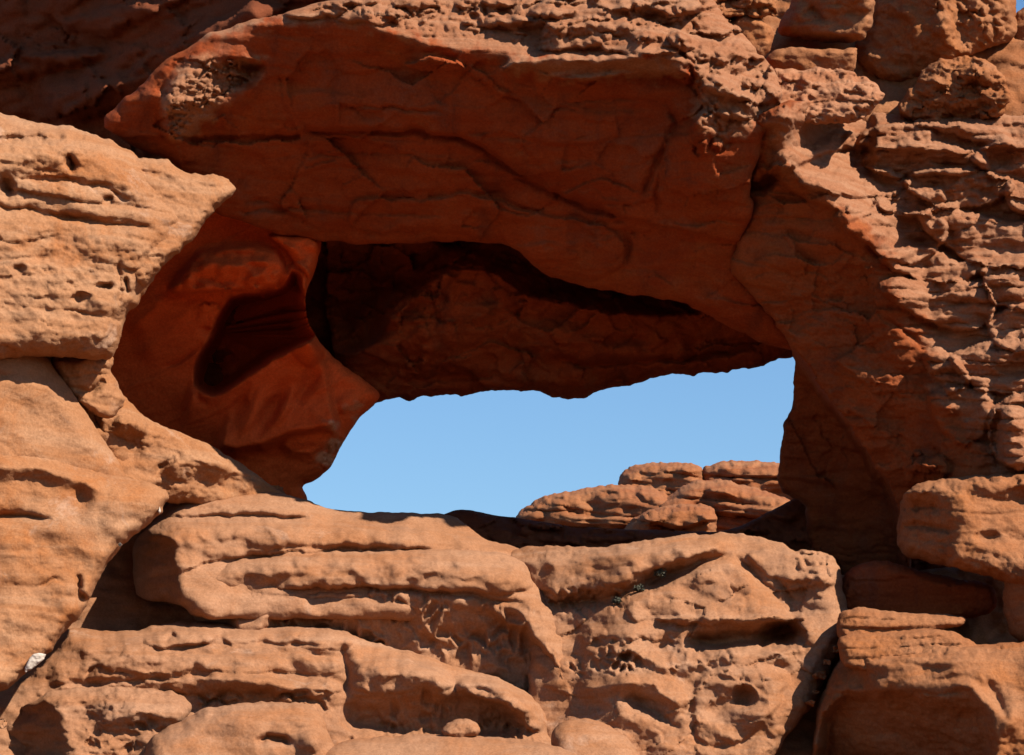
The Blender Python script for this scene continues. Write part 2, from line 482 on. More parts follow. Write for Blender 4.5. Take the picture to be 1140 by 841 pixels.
    Vo = pts3(X + ddx, Y + ddy, D)
    V[o] = Vo[o]
    idx = -np.ones(ins.shape, np.int64); idx[need] = np.arange(need.sum())
    verts = V[need]
    Dn = D[need]; Xn = (X + np.where(o, ddx, 0))[need]; Yn = (Y + np.where(o, ddy, 0))[need]
    Gx = (g1 / np.sqrt(gg))[need]; Gy = (g2 / np.sqrt(gg))[need]
    r, q = np.nonzero(ci)
    F = np.stack([idx[r, q], idx[r + 1, q], idx[r + 1, q + 1], idx[r, q + 1]], 1)
    # side walls going back, then a closing point behind
    E = np.concatenate([F[:, [0, 1]], F[:, [1, 2]], F[:, [2, 3]], F[:, [3, 0]]])
    key = np.minimum(E[:, 0], E[:, 1]) * (len(verts) + 1) + np.maximum(E[:, 0], E[:, 1])
    uq, first, cnt = np.unique(key, return_index=True, return_counts=True)
    B = E[first[cnt == 1]]
    bv = np.unique(B)
    ring = -np.ones(len(verts), np.int64)
    all_v = [verts]; quads = [F]; base = len(verts); prev = np.arange(len(verts))
    dmax = d.max()
    for k, (tt, inn) in enumerate(((0.12, 2), (0.35, 6), (0.7, 12), (1.0, 22))):
        inn = min(inn, dmax * (0.15 + 0.15 * k))
        nxs = Xn[bv] + Gx[bv] * inn; nys = Yn[bv] + Gy[bv] * inn
        wob = fbm(nxs / 30, nys / 30, nxs * 0 + k * 2.0 + seed, 3, 2) * 0.10
        all_v.append(pts3(nxs, nys, Dn[bv] + T * tt + wob))
        cur = -np.ones(len(verts), np.int64); cur[bv] = base + np.arange(len(bv)); base += len(bv)
        quads.append(np.stack([B[:, 1] if k == 0 else prev[B[:, 1]], B[:, 0] if k == 0 else prev[B[:, 0]], cur[B[:, 0]], cur[B[:, 1]]], 1))
        prev = cur
    ctr = pts3(np.array([Xn.mean()]), np.array([Yn.mean()]), np.array([Dn.mean() + T * 1.4]))
    all_v.append(ctr); apex = base
    tri = np.stack([prev[B[:, 1]], prev[B[:, 0]], np.full(len(B), apex)], 1)
    VV = np.concatenate(all_v); QQ = np.concatenate(quads)
    root = pts3(np.array([cx]), np.array([y1p - 8]), np.array([y0]))[0]
    if parent is not None:
        root = np.array(parent.location)
    me = bpy.data.meshes.new(name)
    me.vertices.add(len(VV)); me.vertices.foreach_set('co', (VV - root).astype(np.float32).ravel())
    nl = QQ.size + tri.size
    me.loops.add(nl); me.loops.foreach_set('vertex_index', np.concatenate([QQ.ravel(), tri.ravel()]).astype(np.int32))
    me.polygons.add(len(QQ) + len(tri))
    ls = np.concatenate([np.arange(len(QQ)) * 4, QQ.size + np.arange(len(tri)) * 3])
    me.polygons.foreach_set('loop_start', ls.astype(np.int32))
    me.update(calc_edges=True)
    me.polygons.foreach_set('use_smooth', np.ones(len(me.polygons), bool))
    me.materials.append(mat or M_SILL)
    if sunlit_crust:
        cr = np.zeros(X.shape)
        for cp in sunlit_crust:
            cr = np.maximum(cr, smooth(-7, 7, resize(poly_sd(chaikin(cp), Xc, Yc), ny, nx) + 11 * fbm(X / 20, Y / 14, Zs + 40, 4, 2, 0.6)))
        at_ = me.attributes.new('sunlit_crust', 'FLOAT', 'POINT')
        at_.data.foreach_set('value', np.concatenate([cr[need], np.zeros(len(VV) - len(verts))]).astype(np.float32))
    ob = bpy.data.objects.new(name, me); col.objects.link(ob)
    if parent is not None:
        ob.parent = parent
    else:
        ob.location = root
        ob['kind'] = kind
        if label: ob['label'] = label; ob['category'] = cat or 'rock'
        if group: ob['group'] = group
    return ob

def at(px, py, y):
    return pts3(np.array([float(px)]), np.array([float(py)]), np.array([float(y)]))[0]
def empty(name, loc, label, cat, group=None):
    o = bpy.data.objects.new(name, None); col.objects.link(o); o.location = loc
    o['label'] = label; o['category'] = cat
    if group: o['group'] = group
    return o

# ------------------------------------------------------------------ ground
def ground():
    xs = np.concatenate([np.linspace(-2500, -60, 24)[:-1], np.linspace(-60, 60, 121), np.linspace(60, 2500, 24)[1:]])
    ys = np.concatenate([np.linspace(-400, -20, 12)[:-1], np.linspace(-20, 80, 101), np.linspace(80, 4000, 30)[1:]])
    X, Y = np.meshgrid(xs, ys)
    Z = 2.4 * smooth(12, 27, Y) + 1.2 * smooth(31, 40, Y) - 3.4 * smooth(70, 200, Y)
    Z = Z + 0.25 * fbm(X / 9, Y / 9, X * 0, 3, 1) * smooth(300, 60, np.abs(Y - 20) + np.abs(X))
    ny, nx = X.shape
    V = np.stack([X, Y, Z], -1).reshape(-1, 3)
    i = np.arange(ny * nx).reshape(ny, nx)
    F = np.stack([i[:-1, :-1], i[:-1, 1:], i[1:, 1:], i[1:, :-1]], -1).reshape(-1, 4)
    me = bpy.data.meshes.new('ground'); me.from_pydata(V.tolist(), [], F.tolist())
    me.polygons.foreach_set('use_smooth', np.ones(len(me.polygons), bool))
    me.materials.append(M_GROUND)
    o = bpy.data.objects.new('ground', me); col.objects.link(o); o['kind'] = 'structure'
ground()

# ------------------------------------------------------------------ the arch: span, underside, alcove, pillar
arch = empty('rock_arch', at(620, 640, 1.5), 'massive red sandstone arch, its dark shaded span and pillar framing a patch of blue sky', 'rock arch')

RIM = [(60, 120), (120, 110), (165, 80), (200, 58), (239, 38), (307, 22), (370, 27), (416, 32), (459, 42), (530, 58), (600, 66), (690, 66),
       (745, 66), (775, 85), (792, 118), (830, 140), (900, 150)]
rock('lintel', [(205, 55), (239, 34), (307, 16), (400, -8), (460, -70), (740, -70), (780, -30), (800, 12), (835, 40), (862, 80), (874, 108), (850, 150), (833, 215), (842, 228),
                (826, 264), (820, 298), (856, 345), (896, 392), (850, 385), (800, 358), (760, 336), (691, 326), (641, 318), (599, 303), (578, 278),
                (545, 272), (505, 268), (459, 272), (380, 272), (330, 264), (262, 246), (215, 225), (190, 178), (154, 167), (107, 138), (150, 100), (185, 68)],
     -0.35, gx=-0.02, gz=0.0, c=(570, 60), R=(16, 8, 22, 30), rd=(0.3, 0.12, 0.2, 0.35), T=2.4, st=1.7, mat=M_RED, parent=arch, seed=3,
     sunlit_crust=[RIM[3:] + [(920, -100), (230, -100)], [(180, 130), (184, 90), (204, 68), (296, 64), (285, 92), (250, 112), (215, 150), (196, 160)], [(545, 66), (745, 54), (778, 86), (592, 90)], [(770, 90), (850, 90), (850, 140), (780, 165)]],  # rim and scab: weathered tan, with their sunlit look painted in
     lumps=0.10, lsc=120, beds=(0.05, 30), btilt=-0.05, rough=0.016, rsc=22, fine=0.006, edge=(3, 30),
     strokes=[ridge(RIM, 1.15, 0.72, 8),
              # rough lit band over the rim
              ledge([(395, 20), (430, 34), (470, 48), (520, 56), (560, 58), (602, 60)], 0.16, 7, 14),
              ledge([(548, 72), (600, 66), (660, 64), (700, 62), (740, 60)], 0.22, 7, 12),
              ledge([(588, 86), (620, 88), (660, 86), (700, 84)], 0.16, 6, 10),
              ledge([(450, 66), (475, 64), (500, 70), (520, 72)], 0.14, 5, 9),
              ledge([(600, 35), (650, 28), (690, 30), (740, 38)], 0.20, 7, 16), ledge([(560, 10), (620, 14), (680, 12), (720, 4)], 0.22, 7, 16),
              ledge([(690, 44), (730, 40), (760, 52)], 0.14, 6, 12),
              groove([(602, 36), (606, 50), (612, 62)], 0.25, 7),
              tafoni([(330, 0), (450, -10), (600, -10), (780, -10), (800, 70), (700, 55), (600, 58), (470, 45), (380, 22), (300, 16)], 0.10, 15, 11, 16, 4, knob=True),
              tilt(235, 100, 0.75, 0.25, [(172, 150), (180, 95), (200, 68), (250, 62), (300, 64), (292, 92), (252, 118), (215, 158), (196, 166)], 14),
              slab([(448, 68), (470, 62), (500, 66), (522, 72), (518, 82), (480, 80), (455, 76)], 0.30, top=11, side=9, bot=6, over=0.4, seed=32),
              slab([(596, 40), (610, 24), (660, 18), (720, 20), (765, 34), (770, 58), (740, 64), (690, 60), (650, 52), (604, 62)], 0.30, top=11, side=9, bot=6, over=0.4, seed=33),
              slab([(590, 8), (620, -20), (700, -40), (790, -40), (790, 10), (740, 30), (690, 22), (640, 26), (600, 28)], 0.30, top=11, side=9, bot=6, over=0.4, seed=34),
              slab([(545, 76), (570, 66), (600, 62), (660, 62), (700, 58), (745, 54), (768, 66), (778, 86), (740, 84), (690, 88), (640, 90), (592, 88)], 0.30, top=11, side=9, bot=6, over=0.4, seed=35),
              slab([(736, 40), (761, 32), (786, 42), (826, 44), (836, 66), (826, 82), (865, 91), (876, 106), (856, 120), (811, 110), (774, 98), (770, 80), (756, 58)], 0.30, top=11, side=9, bot=6, over=0.4, seed=36),
              slab([(772, 100), (790, 86), (820, 92), (846, 112), (842, 128), (826, 138), (800, 132), (780, 120)], 0.30, top=11, side=9, bot=6, over=0.4, seed=37),
              slab([(772, 130), (784, 118), (800, 124), (803, 146), (790, 162), (776, 168), (766, 150)], 0.30, top=11, side=9, bot=6, over=0.4, seed=38),
              slab([(361, 2), (374, -7), (394, -9), (416, -6), (426, 1), (410, 7), (378, 8)], 0.20, top=9, side=8, bot=5, over=0.4, seed=50),
              slab([(302, 13), (320, 1), (348, -3), (380, 2), (394, 12), (371, 20), (325, 21)], 0.20, top=9, side=8, bot=5, over=0.4, seed=51),
              slab([(501, 6), (515, -3), (537, -6), (562, -2), (573, 5), (555, 11), (519, 12)], 0.20, top=9, side=8, bot=5, over=0.4, seed=52),
              slab([(349, 4), (360, -10), (377, -14), (396, -9), (404, 2), (390, 10), (363, 12)], 0.20, top=9, side=8, bot=5, over=0.4, seed=53),
              slab([(511, 26), (528, 17), (554, 14), (584, 18), (597, 25), (575, 31), (532, 32)], 0.20, top=9, side=8, bot=5, over=0.4, seed=54),
              slab([(373, 21), (389, 8), (414, 4), (442, 9), (455, 20), (434, 28), (393, 29)], 0.20, top=9, side=8, bot=5, over=0.4, seed=55),
              slab([(530, 3), (545, -9), (568, -13), (594, -8), (605, 1), (586, 9), (549, 10)], 0.20, top=9, side=8, bot=5, over=0.4, seed=56),
              slab([(432, 5), (446, -4), (467, -6), (491, -3), (501, 4), (484, 9), (449, 10)], 0.20, top=9, side=8, bot=5, over=0.4, seed=57),
              slab([(546, 28), (561, 19), (582, 16), (608, 20), (619, 27), (600, 33), (564, 34)], 0.20, top=9, side=8, bot=5, over=0.4, seed=58),
              slab([(701, 11), (719, -2), (746, -6), (778, 0), (791, 10), (769, 18), (724, 19)], 0.20, top=9, side=8, bot=5, over=0.4, seed=50),
              slab([(649, 5), (664, -5), (686, -9), (713, -4), (724, 4), (705, 11), (667, 12)], 0.20, top=9, side=8, bot=5, over=0.4, seed=51),
              slab([(591, 1), (608, -7), (634, -10), (664, -7), (677, 0), (656, 5), (613, 6)], 0.20, top=9, side=8, bot=5, over=0.4, seed=52),
              slab([(588, 13), (599, 1), (617, -2), (637, 3), (646, 12), (632, 18), (602, 19)], 0.20, top=9, side=8, bot=5, over=0.4, seed=53),
              slab([(606, -22), (625, -31), (654, -34), (688, -30), (702, -23), (678, -17), (630, -16)], 0.20, top=9, side=8, bot=5, over=0.4, seed=50),
              slab([(604, -26), (619, -36), (643, -39), (669, -35), (681, -27), (662, -21), (623, -20)], 0.20, top=9, side=8, bot=5, over=0.4, seed=51),
              slab([(601, -7), (613, -19), (631, -22), (652, -17), (662, -8), (646, -2), (616, 0)], 0.20, top=9, side=8, bot=5, over=0.4, seed=52),
              slab([(717, -30), (727, -39), (741, -42), (757, -38), (764, -31), (753, -25), (729, -24)], 0.20, top=9, side=8, bot=5, over=0.4, seed=53),
              slab([(685, -12), (696, -22), (713, -25), (733, -21), (741, -13), (727, -7), (699, -6)], 0.20, top=9, side=8, bot=5, over=0.4, seed=54),
              slab([(572, -17), (582, -29), (596, -33), (612, -28), (619, -18), (607, -11), (584, -9)], 0.20, top=9, side=8, bot=5, over=0.4, seed=55),
              tafoni([(680, -20), (790, -30), (870, 80), (876, 112), (790, 96), (740, 52), (690, 30)], 0.13, 26, 14, 10, 6, knob=True), facets([(640, -60), (800, -60), (890, 90), (860, 150), (740, 60)], 0.08, 50, 7, 10),
              # the rough scab that catches the sun on the left block
              bump(240, 96, 60, 44, 0.22, -30, 1.0),
              tafoni([(176, 120), (196, 72), (250, 64), (296, 66), (285, 90), (250, 110), (215, 140), (190, 160)], 0.12, 9, 7, 8, 9, knob=True),
              bump(570, 170, 270, 95, 0.24, 6),
              # cracks and flakes over the shaded face
              facets([(120, 60), (240, 45), (400, 40), (760, 75), (860, 160), (880, 390), (740, 330), (600, 300), (400, 275), (200, 230)], 0.07, 110, 8),
              slab([(385, 262), (388, 226), (400, 220), (470, 222), (520, 212), (590, 236), (690, 250), (700, 300), (640, 318), (590, 300), (560, 275), (505, 258)], 0.10, top=5, side=6, bot=8, over=0.3, seed=33, amp=2),
              groove([(330, 146), (370, 148), (459, 145), (513, 154), (541, 168), (577, 193), (613, 214), (649, 229), (677, 236), (699, 250)], 0.20, 2.4, 20, 4),
              groove([(694, 250), (700, 270), (697, 300)], 0.10, 2.5), groove([(700, 250), (706, 262), (712, 258)], 0.08, 2),
              step([(300, 150), (459, 147), (513, 156), (541, 170), (577, 195), (613, 216), (649, 231), (690, 240)], 0.10, 4),
              groove([(509, 222), (540, 216), (565, 214)], 0.06, 2), groove([(570, 226), (600, 238)], 0.06, 2),
              groove([(745, 110), (752, 140), (736, 172), (722, 200), (716, 228)], 0.14, 4), groove([(738, 175), (730, 215), (735, 245)], 0.10, 3),
              groove([(330, 175), (420, 172), (440, 170)], 0.05, 2), groove([(380, 118), (460, 122), (500, 128)], 0.05, 2),
              groove([(620, 115), (660, 112), (720, 110)], 0.05, 2.5), groove([(250, 236), (330, 232), (420, 238), (500, 240)], 0.06, 3),
              bump(779, 136, 16, 26, 0.22, 10), bump(800, 100, 26, 30, 0.16), bump(786, 165, 10, 12, 0.14),
              tafoni([(745, 70), (800, 60), (860, 90), (850, 140), (800, 180), (765, 170), (780, 120)], 0.14, 15, 14, 8, 2, knob=True),
              tilt(760, 250, 0.0, -0.2, [(720, 120), (830, 120), (860, 340), (780, 330), (740, 250)], 50),
              ])

rock('soffit', [(366, 205), (400, 190), (600, 190), (760, 215), (850, 280), (895, 350), (900, 385), (885, 395), (854, 405), (826, 411), (786, 415), (770, 417), (740, 417),
                (722, 421), (713, 427), (691, 431), (665, 434), (656, 443), (641, 446), (620, 441), (602, 438), (577, 434), (556, 434), (509, 440),
                (481, 438), (456, 446), (438, 444), (416, 452), (402, 461), (390, 468), (386, 440), (376, 405), (362, 345), (364, 262)],
     3.1, gx=0.0, gz=-0.85, c=(570, 380), R=(10, 14, 16, 40), rd=(0.1, 0.2, 0.3, 0.5), T=1.6, st=1.8, mat=M_RED, parent=arch, seed=5,
     lumps=0.14, lsc=80, beds=(0.03, 22), rough=0.03, rsc=16, pit=0.0, edge=(3.5, 20),
     strokes=[hollow([(336, 330), (345, 225), (520, 225), (600, 240), (640, 270), (760, 292), (800, 340), (750, 354), (690, 350), (640, 342), (600, 336), (575, 320), (545, 302), (505, 300), (472, 322), (440, 350), (420, 384), (390, 396), (362, 388), (346, 366)], 1.35, 52), facets([(330, 230), (520, 230), (520, 320), (400, 400), (340, 380)], 0.16, 50, 11, 10),
              tafoni([(430, 330), (480, 305), (580, 320), (600, 390), (560, 425), (440, 420)], 0.06, 24, 18, 20, 6, knob=True), facets([(300, 220), (900, 280), (900, 440), (300, 480)], 0.10, 70, 3),
              ledge([(620, 412), (660, 408), (745, 400), (775, 394)], 0.18, 26, 9), bump(500, 370, 110, 60, 0.35, -12), bump(630, 380, 60, 26, 0.30, 8), bump(700, 392, 60, 18, 0.15, -4),
              groove([(615, 395), (650, 408), (700, 404), (760, 400), (850, 385)], 0.22, 5, 20, 3), bump(640, 425, 40, 18, 0.2), bump(790, 402, 70, 10, 0.12, -6),
              groove([(440, 425), (500, 420), (560, 424), (600, 420)], 0.08, 4)])

CREST = [(205, 436), (228, 441), (247, 442), (290, 411), (320, 393), (353, 376)]
rock('alcove_wall', [(60, 180), (220, 190), (330, 235), (358, 262), (357, 282), (351, 302), (342, 322), (339, 346), (346, 366), (360, 387), (380, 405), (405, 422), (428, 441), (404, 461), (386, 484), (372, 514), (364, 525), (350, 536), (335, 540), (340, 549), (344, 562), (310, 572), (270, 560),
                     (240, 545), (230, 530), (60, 500), (40, 400)],
     2.45, gx=-0.10, gz=-0.35, c=(270, 420), R=(20, 12, 18, 20), rd=(0.2, 0.3, 0.3, 0.2), T=1.8, st=1.5, mat=M_BOUNCE, parent=arch, seed=7,
     lumps=0.06, lsc=120, beds=(0.012, 30), btilt=0.5, rough=0.011, rsc=16, fine=0.005, beds2=(0.012, 7), edge=(1.6, 24), warp=2.0,
     sunlit_crust=[[(388, 458), (394, 450), (400, 449), (396, 460), (390, 463)], [(366, 474), (374, 471), (371, 482), (367, 480)], [(356, 518), (360, 500), (372, 486), (384, 488), (376, 508), (364, 520)]],  # sunlit spots at the alcove tip, painted as pale tan patches
     strokes=[hollow([(213, 426), (218, 400), (234, 370), (246, 345), (257, 327), (290, 325), (316, 320), (323, 298), (336, 306), (341, 335), (345, 362), (352, 376), (320, 393), (290, 411), (247, 442), (228, 441)], 2.3, 17), facets([(210, 310), (350, 300), (355, 385), (230, 445)], 0.08, 40, 12, 14),
              bump(338, 350, 26, 60, 0.55, -10, 0.7),
              # the smooth slabs over the hollow
              slab([(180, 322), (212, 284), (232, 268), (292, 264), (314, 278), (321, 296), (313, 319), (290, 325), (245, 324), (200, 330)], 0.38, top=40, side=20, bot=7, over=-0.3, amp=1.5, seed=3),
              slab([(292, 262), (330, 258), (356, 264), (358, 292), (348, 313), (335, 303), (320, 284)], 0.32, top=12, side=9, bot=9, over=0.0, amp=1.5, seed=4),
              # flutes and lips under the crest
              ledge(CREST, 0.30, 10, 40, 12),
              ledge([(240, 492), (262, 498), (290, 493), (320, 479), (360, 473), (380, 468)], 0.42, 34, 8, 10),
              ledge([(312, 492), (325, 501), (345, 503), (364, 491), (376, 474)], 0.14, 16, 6, 8), bump(386, 448, 26, 14, 0.14, -25), bump(342, 491, 30, 9, 0.08, -8),
              bump(262, 456, 13, 40, -0.16, 25), bump(303, 455, 13, 44, -0.18, 30), bump(340, 430, 14, 44, -0.16, 38), bump(282, 458, 10, 40, 0.10, 27), bump(322, 448, 10, 42, 0.12, 34),
              groove([(178, 413), (200, 403), (225, 384)], 0.10, 2.5), groove([(212, 424), (222, 445), (232, 452)], 0.14, 4),
              ledge([(150, 400), (185, 372), (215, 340)], 0.10, 18, 12), ledge([(140, 372), (170, 345), (190, 322)], 0.12, 14, 14),
              tafoni([(352, 524), (360, 498), (374, 484), (386, 490), (374, 514), (362, 526)], 0.10, 7, 7, 4, 3, knob=True)])

rock('cave_back', [(150, 200), (430, 200), (440, 400), (424, 436), (370, 450), (300, 470), (150, 450)], 4.4, gx=0.0, gz=-0.5, c=(300, 340), T=1.0, st=2.5, mat=M_RED, parent=arch, seed=8,
     lumps=0.2, lsc=60, rough=0.03, edge=(1, 20), strokes=[facets([(100, 150), (500, 150), (500, 520), (100, 520)], 0.14, 60, 3)])

rock('pillar', [(826, 140), (850, 118), (905, 108), (945, 122), (990, 128), (1040, 128), (1140, 128), (1300, 130), (1300, 548), (1040, 548), (1016, 556), (1012, 690), (905, 690), (902, 600), (894, 560), (880, 552), (868, 544),
                (863, 534), (869, 513), (870, 491), (874, 470), (882, 449), (884, 427), (885, 395), (858, 352), (829, 320), (811, 299), (819, 262), (838, 226), (822, 214), (835, 168)],
     0.3, gx=-0.36, gz=-0.34, c=(980, 350), R=(16, 20, 10, 9), rd=(0.5, 0.3, 0.2, 0.15), T=2.4, st=1.5, mat=M_PILLAR, parent=arch, seed=11,
     lumps=0.12, lsc=90, beds=(0.05, 30), btilt=-0.06, rough=0.024, rsc=13, pit=0.015, edge=(3, 18),
     sunlit_crust=[[(850, 110), (1320, 100), (1320, 600), (1130, 560), (1080, 470), (1030, 430), (1040, 370), (985, 320), (1000, 290), (950, 235), (860, 190)]],  # sunlit ledges painted tan against the darker base
     strokes=[hollow([(860, 370), (886, 390), (911, 424), (940, 463), (961, 495), (976, 520), (998, 548), (1030, 760), (780, 760), (780, 380)], 1.3, 12), facets([(820, 200), (950, 200), (1000, 330), (1040, 540), (850, 560)], 0.06, 80, 5),
              strata([(850, 170), (960, 120), (1340, 100), (1340, 580), (1100, 540), (1030, 470), (1020, 400), (975, 320), (960, 250), (900, 215)], 0.17, 14, 3),
              tilt(985, 420, 0.22, 0.85, [(900, 60), (1340, 60), (1340, 640), (1060, 640), (1000, 480), (985, 330), (930, 225), (850, 170)], 60),
              slab([(952, 166), (958, 144), (985, 136), (1036, 134), (1104, 136), (1124, 148), (1130, 166), (1062, 172)], 0.38, seed=1),
              slab([(1011, 140), (1031, 120), (1057, 108), (1082, 112), (1112, 118), (1209, 130), (1209, 168), (1121, 168), (1055, 150)], 0.27, seed=2),
              slab([(957, 182), (962, 168), (986, 158), (1009, 154), (1046, 156), (1088, 164), (1105, 176), (1098, 194), (1024, 198), (975, 196)], 0.49, seed=3),
              slab([(1080, 178), (1089, 166), (1109, 154), (1206, 156), (1206, 204), (1116, 204), (1091, 192)], 0.46, seed=4),
              slab([(1002, 208), (1010, 196), (1030, 187), (1059, 184), (1092, 186), (1127, 196), (1136, 212), (1110, 230), (1059, 238), (1026, 226)], 0.52, seed=5),
              slab([(1114, 212), (1123, 198), (1204, 196), (1204, 250), (1127, 244)], 0.49, seed=6),
              slab([(964, 226), (984, 210), (1011, 206), (1050, 206), (1056, 220), (1043, 240), (988, 242)], 0.44, seed=7),
              slab([(887, 204), (897, 195), (930, 186), (974, 180), (1007, 192), (1016, 206), (988, 222), (928, 220)], 0.34, seed=8),
              slab([(853, 190), (859, 180), (882, 178), (904, 192), (943, 200), (965, 212), (971, 232), (943, 240), (899, 225), (868, 204)], 0.26, seed=9),
              slab([(924, 244), (933, 234), (951, 226), (990, 228), (1034, 231), (1056, 246), (1058, 268), (1034, 290), (1012, 300), (968, 280)], 0.46, seed=10),
              slab([(1017, 242), (1026, 229), (1057, 224), (1082, 234), (1121, 242), (1209, 248), (1209, 300), (1099, 300), (1046, 278)], 0.50, seed=11),
              slab([(974, 290), (985, 279), (1009, 270), (1035, 272), (1064, 288), (1090, 282), (1104, 292), (1095, 312), (1049, 318), (1005, 308)], 0.44, seed=12),
              slab([(1087, 302), (1106, 288), (1205, 290), (1205, 350), (1106, 346)], 0.44, seed=13),
              slab([(974, 322), (982, 313), (1009, 306), (1064, 308), (1097, 312), (1110, 328), (1114, 350), (1084, 372), (1040, 364), (1000, 344)], 0.42, seed=14),
              slab([(1095, 350), (1128, 338), (1205, 340), (1205, 396), (1106, 394)], 0.38, seed=15),
              slab([(1023, 396), (1030, 388), (1045, 383), (1061, 391), (1081, 412), (1081, 432), (1055, 440), (1039, 420)], 0.38, seed=16),
              slab([(1053, 398), (1064, 388), (1090, 378), (1118, 374), (1207, 378), (1207, 446), (1094, 438), (1068, 420)], 0.46, seed=17),
              slab([(1026, 442), (1035, 431), (1060, 426), (1103, 429), (1112, 442), (1108, 470), (1092, 490), (1070, 500), (1042, 480)], 0.26, seed=18),
              slab([(1097, 470), (1106, 448), (1126, 436), (1205, 434), (1205, 530), (1122, 526), (1104, 506)], 0.55, seed=19),
              slab([(1004, 540), (1008, 520), (1023, 508), (1045, 504), (1058, 514), (1054, 534), (1034, 552)], 0.24, seed=20),
              slab([(822, 140), (842, 120), (876, 112), (911, 106), (932, 124), (958, 160), (920, 180), (880, 188), (850, 200), (834, 206), (832, 176)], 0.55, top=12, side=14, bot=20, over=0.3, seed=21),
              tilt(876, 150, -0.5, -0.2, [(800, 110), (878, 100), (872, 220), (800, 220)], 12), tilt(876, 150, 0.5, 0.3, [(878, 100), (980, 90), (980, 220), (872, 220)], 14),
              bump(1095, 455, 18, 30, 0.18), bump(1128, 490, 22, 40, 0.35, 0, 1.0), groove([(1112, 460), (1108, 490), (1116, 520)], 0.3, 5),
              bump(1030, 518, 26, 18, 0.25, 10), tafoni([(1010, 500), (1050, 500), (1052, 535), (1012, 540)], 0.12, 10, 10, 5, 6, knob=True),
              tafoni([(980, 80), (1140, 90), (1140, 300), (1060, 310), (1000, 240), (930, 200), (890, 140)], 0.035, 24, 13, 14, 7, knob=True),
              bump(880, 135, 34, 20, 0.2), groove([(826, 143), (835, 168), (822, 214), (838, 225), (819, 264), (813, 296)], 0.10, 4),
              groove([(980, 350), (1010, 372), (1030, 392)], 0.08, 3),
              ])

# ------------------------------------------------------------------ cliff behind, upper left
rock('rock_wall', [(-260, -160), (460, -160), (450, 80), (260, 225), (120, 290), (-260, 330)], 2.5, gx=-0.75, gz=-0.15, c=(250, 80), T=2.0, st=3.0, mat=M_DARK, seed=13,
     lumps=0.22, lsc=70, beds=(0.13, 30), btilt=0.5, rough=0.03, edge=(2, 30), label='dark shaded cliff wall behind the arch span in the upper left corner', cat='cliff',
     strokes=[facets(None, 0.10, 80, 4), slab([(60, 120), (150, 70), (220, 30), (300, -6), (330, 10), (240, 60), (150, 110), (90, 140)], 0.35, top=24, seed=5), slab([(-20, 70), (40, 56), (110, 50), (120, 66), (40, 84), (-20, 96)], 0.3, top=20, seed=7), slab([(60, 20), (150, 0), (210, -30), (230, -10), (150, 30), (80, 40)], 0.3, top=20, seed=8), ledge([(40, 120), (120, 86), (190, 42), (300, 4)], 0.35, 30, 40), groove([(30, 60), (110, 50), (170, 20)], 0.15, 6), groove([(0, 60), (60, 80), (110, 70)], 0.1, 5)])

# ------------------------------------------------------------------ left buttress
rock('boulder', [(-180, 110), (-60, 118), (0, 125), (18, 129), (25, 136), (75, 139), (96, 147), (121, 155), (143, 168), (161, 180), (175, 203), (200, 228), (211, 243), (200, 256), (194, 278),
                 (172, 305), (157, 334), (138, 352), (134, 377), (128, 400), (100, 402), (60, 396), (20, 400), (-180, 420)],
     -1.9, gx=0.42, gz=0.34, c=(60, 270), R=(46, 26, 36, 20), rd=(0.75, 0.6, 0.65, 0.3), T=2.0, st=1.8, mat=M_TAN, seed=17,
     lumps=0.10, lsc=70, beds=(0.06, 26), btilt=-0.12, rough=0.028, rsc=12, pit=0.008, edge=(2.5, 18),
     label='big sunlit tan boulder with pitted face at the left, topped by thin ledges', cat='boulder',
     strokes=[groove([(-40, 160), (0, 157), (40, 153), (75, 158)], 0.14, 4), groove([(75, 170), (78, 180), (81, 194)], 0.25, 4, 8),
              ledge([(-40, 176), (14, 178), (60, 172), (110, 178), (150, 188)], 0.10, 14, 12),
              groove([(14, 199), (75, 200), (118, 210), (150, 226)], 0.12, 4), groove([(-20, 228), (21, 232), (89, 246), (178, 255)], 0.12, 4),
              bump(8, 208, 12, 18, -0.25), bump(120, 222, 10, 8, -0.14), bump(118, 318, 13, 6, -0.16), bump(141, 318, 5, 10, -0.18),
              groove([(133, 280), (134, 320), (132, 352)], 0.08, 3), bump(90, 330, 14, 8, -0.1), bump(20, 300, 12, 10, -0.12),
              tafoni([(-20, 250), (120, 255), (130, 350), (60, 380), (-20, 380)], 0.022, 11, 8, 24, 2)])
rock('rock_block', [(140, 176), (161, 177), (189, 177), (195, 186), (211, 194), (243, 194), (257, 202), (263, 213), (246, 228), (230, 243), (219, 264), (200, 280), (178, 300), (150, 330), (130, 250)],
     -0.95, gx=0.45, gz=0.5, c=(215, 235), R=(14, 12, 14, 10), rd=(0.3, 0.35, 0.4, 0.2), T=1.0, st=1.6, mat=M_TAN, seed=19, lumps=0.05, beds=(0.03, 22), rough=0.025, rsc=11, pit=0.02,
     label='pointed tan rock snout jutting right from behind the big pitted left boulder', edge=(2, 12))
rock('rock_block', [(52, 398), (75, 392), (125, 392), (128, 400), (122, 413), (130, 426), (142, 450), (120, 470), (95, 458), (72, 430)],
     -1.3, gx=0.5, gz=0.3, c=(95, 420), R=(10, 10, 10, 10), rd=(0.3, 0.25, 0.3, 0.2), T=1.0, st=1.6, mat=M_TAN, seed=23, lumps=0.06, beds=(0.07, 16), rough=0.03, rsc=10, pit=0.02,
     label='small cracked block wedged in the dark slot beneath the pitted left boulder', edge=(2, 10),
     strokes=[ledge([(70, 410), (95, 402), (120, 408)], 0.15, 6, 12), groove([(74, 432), (100, 436), (118, 420)], 0.15, 5)])
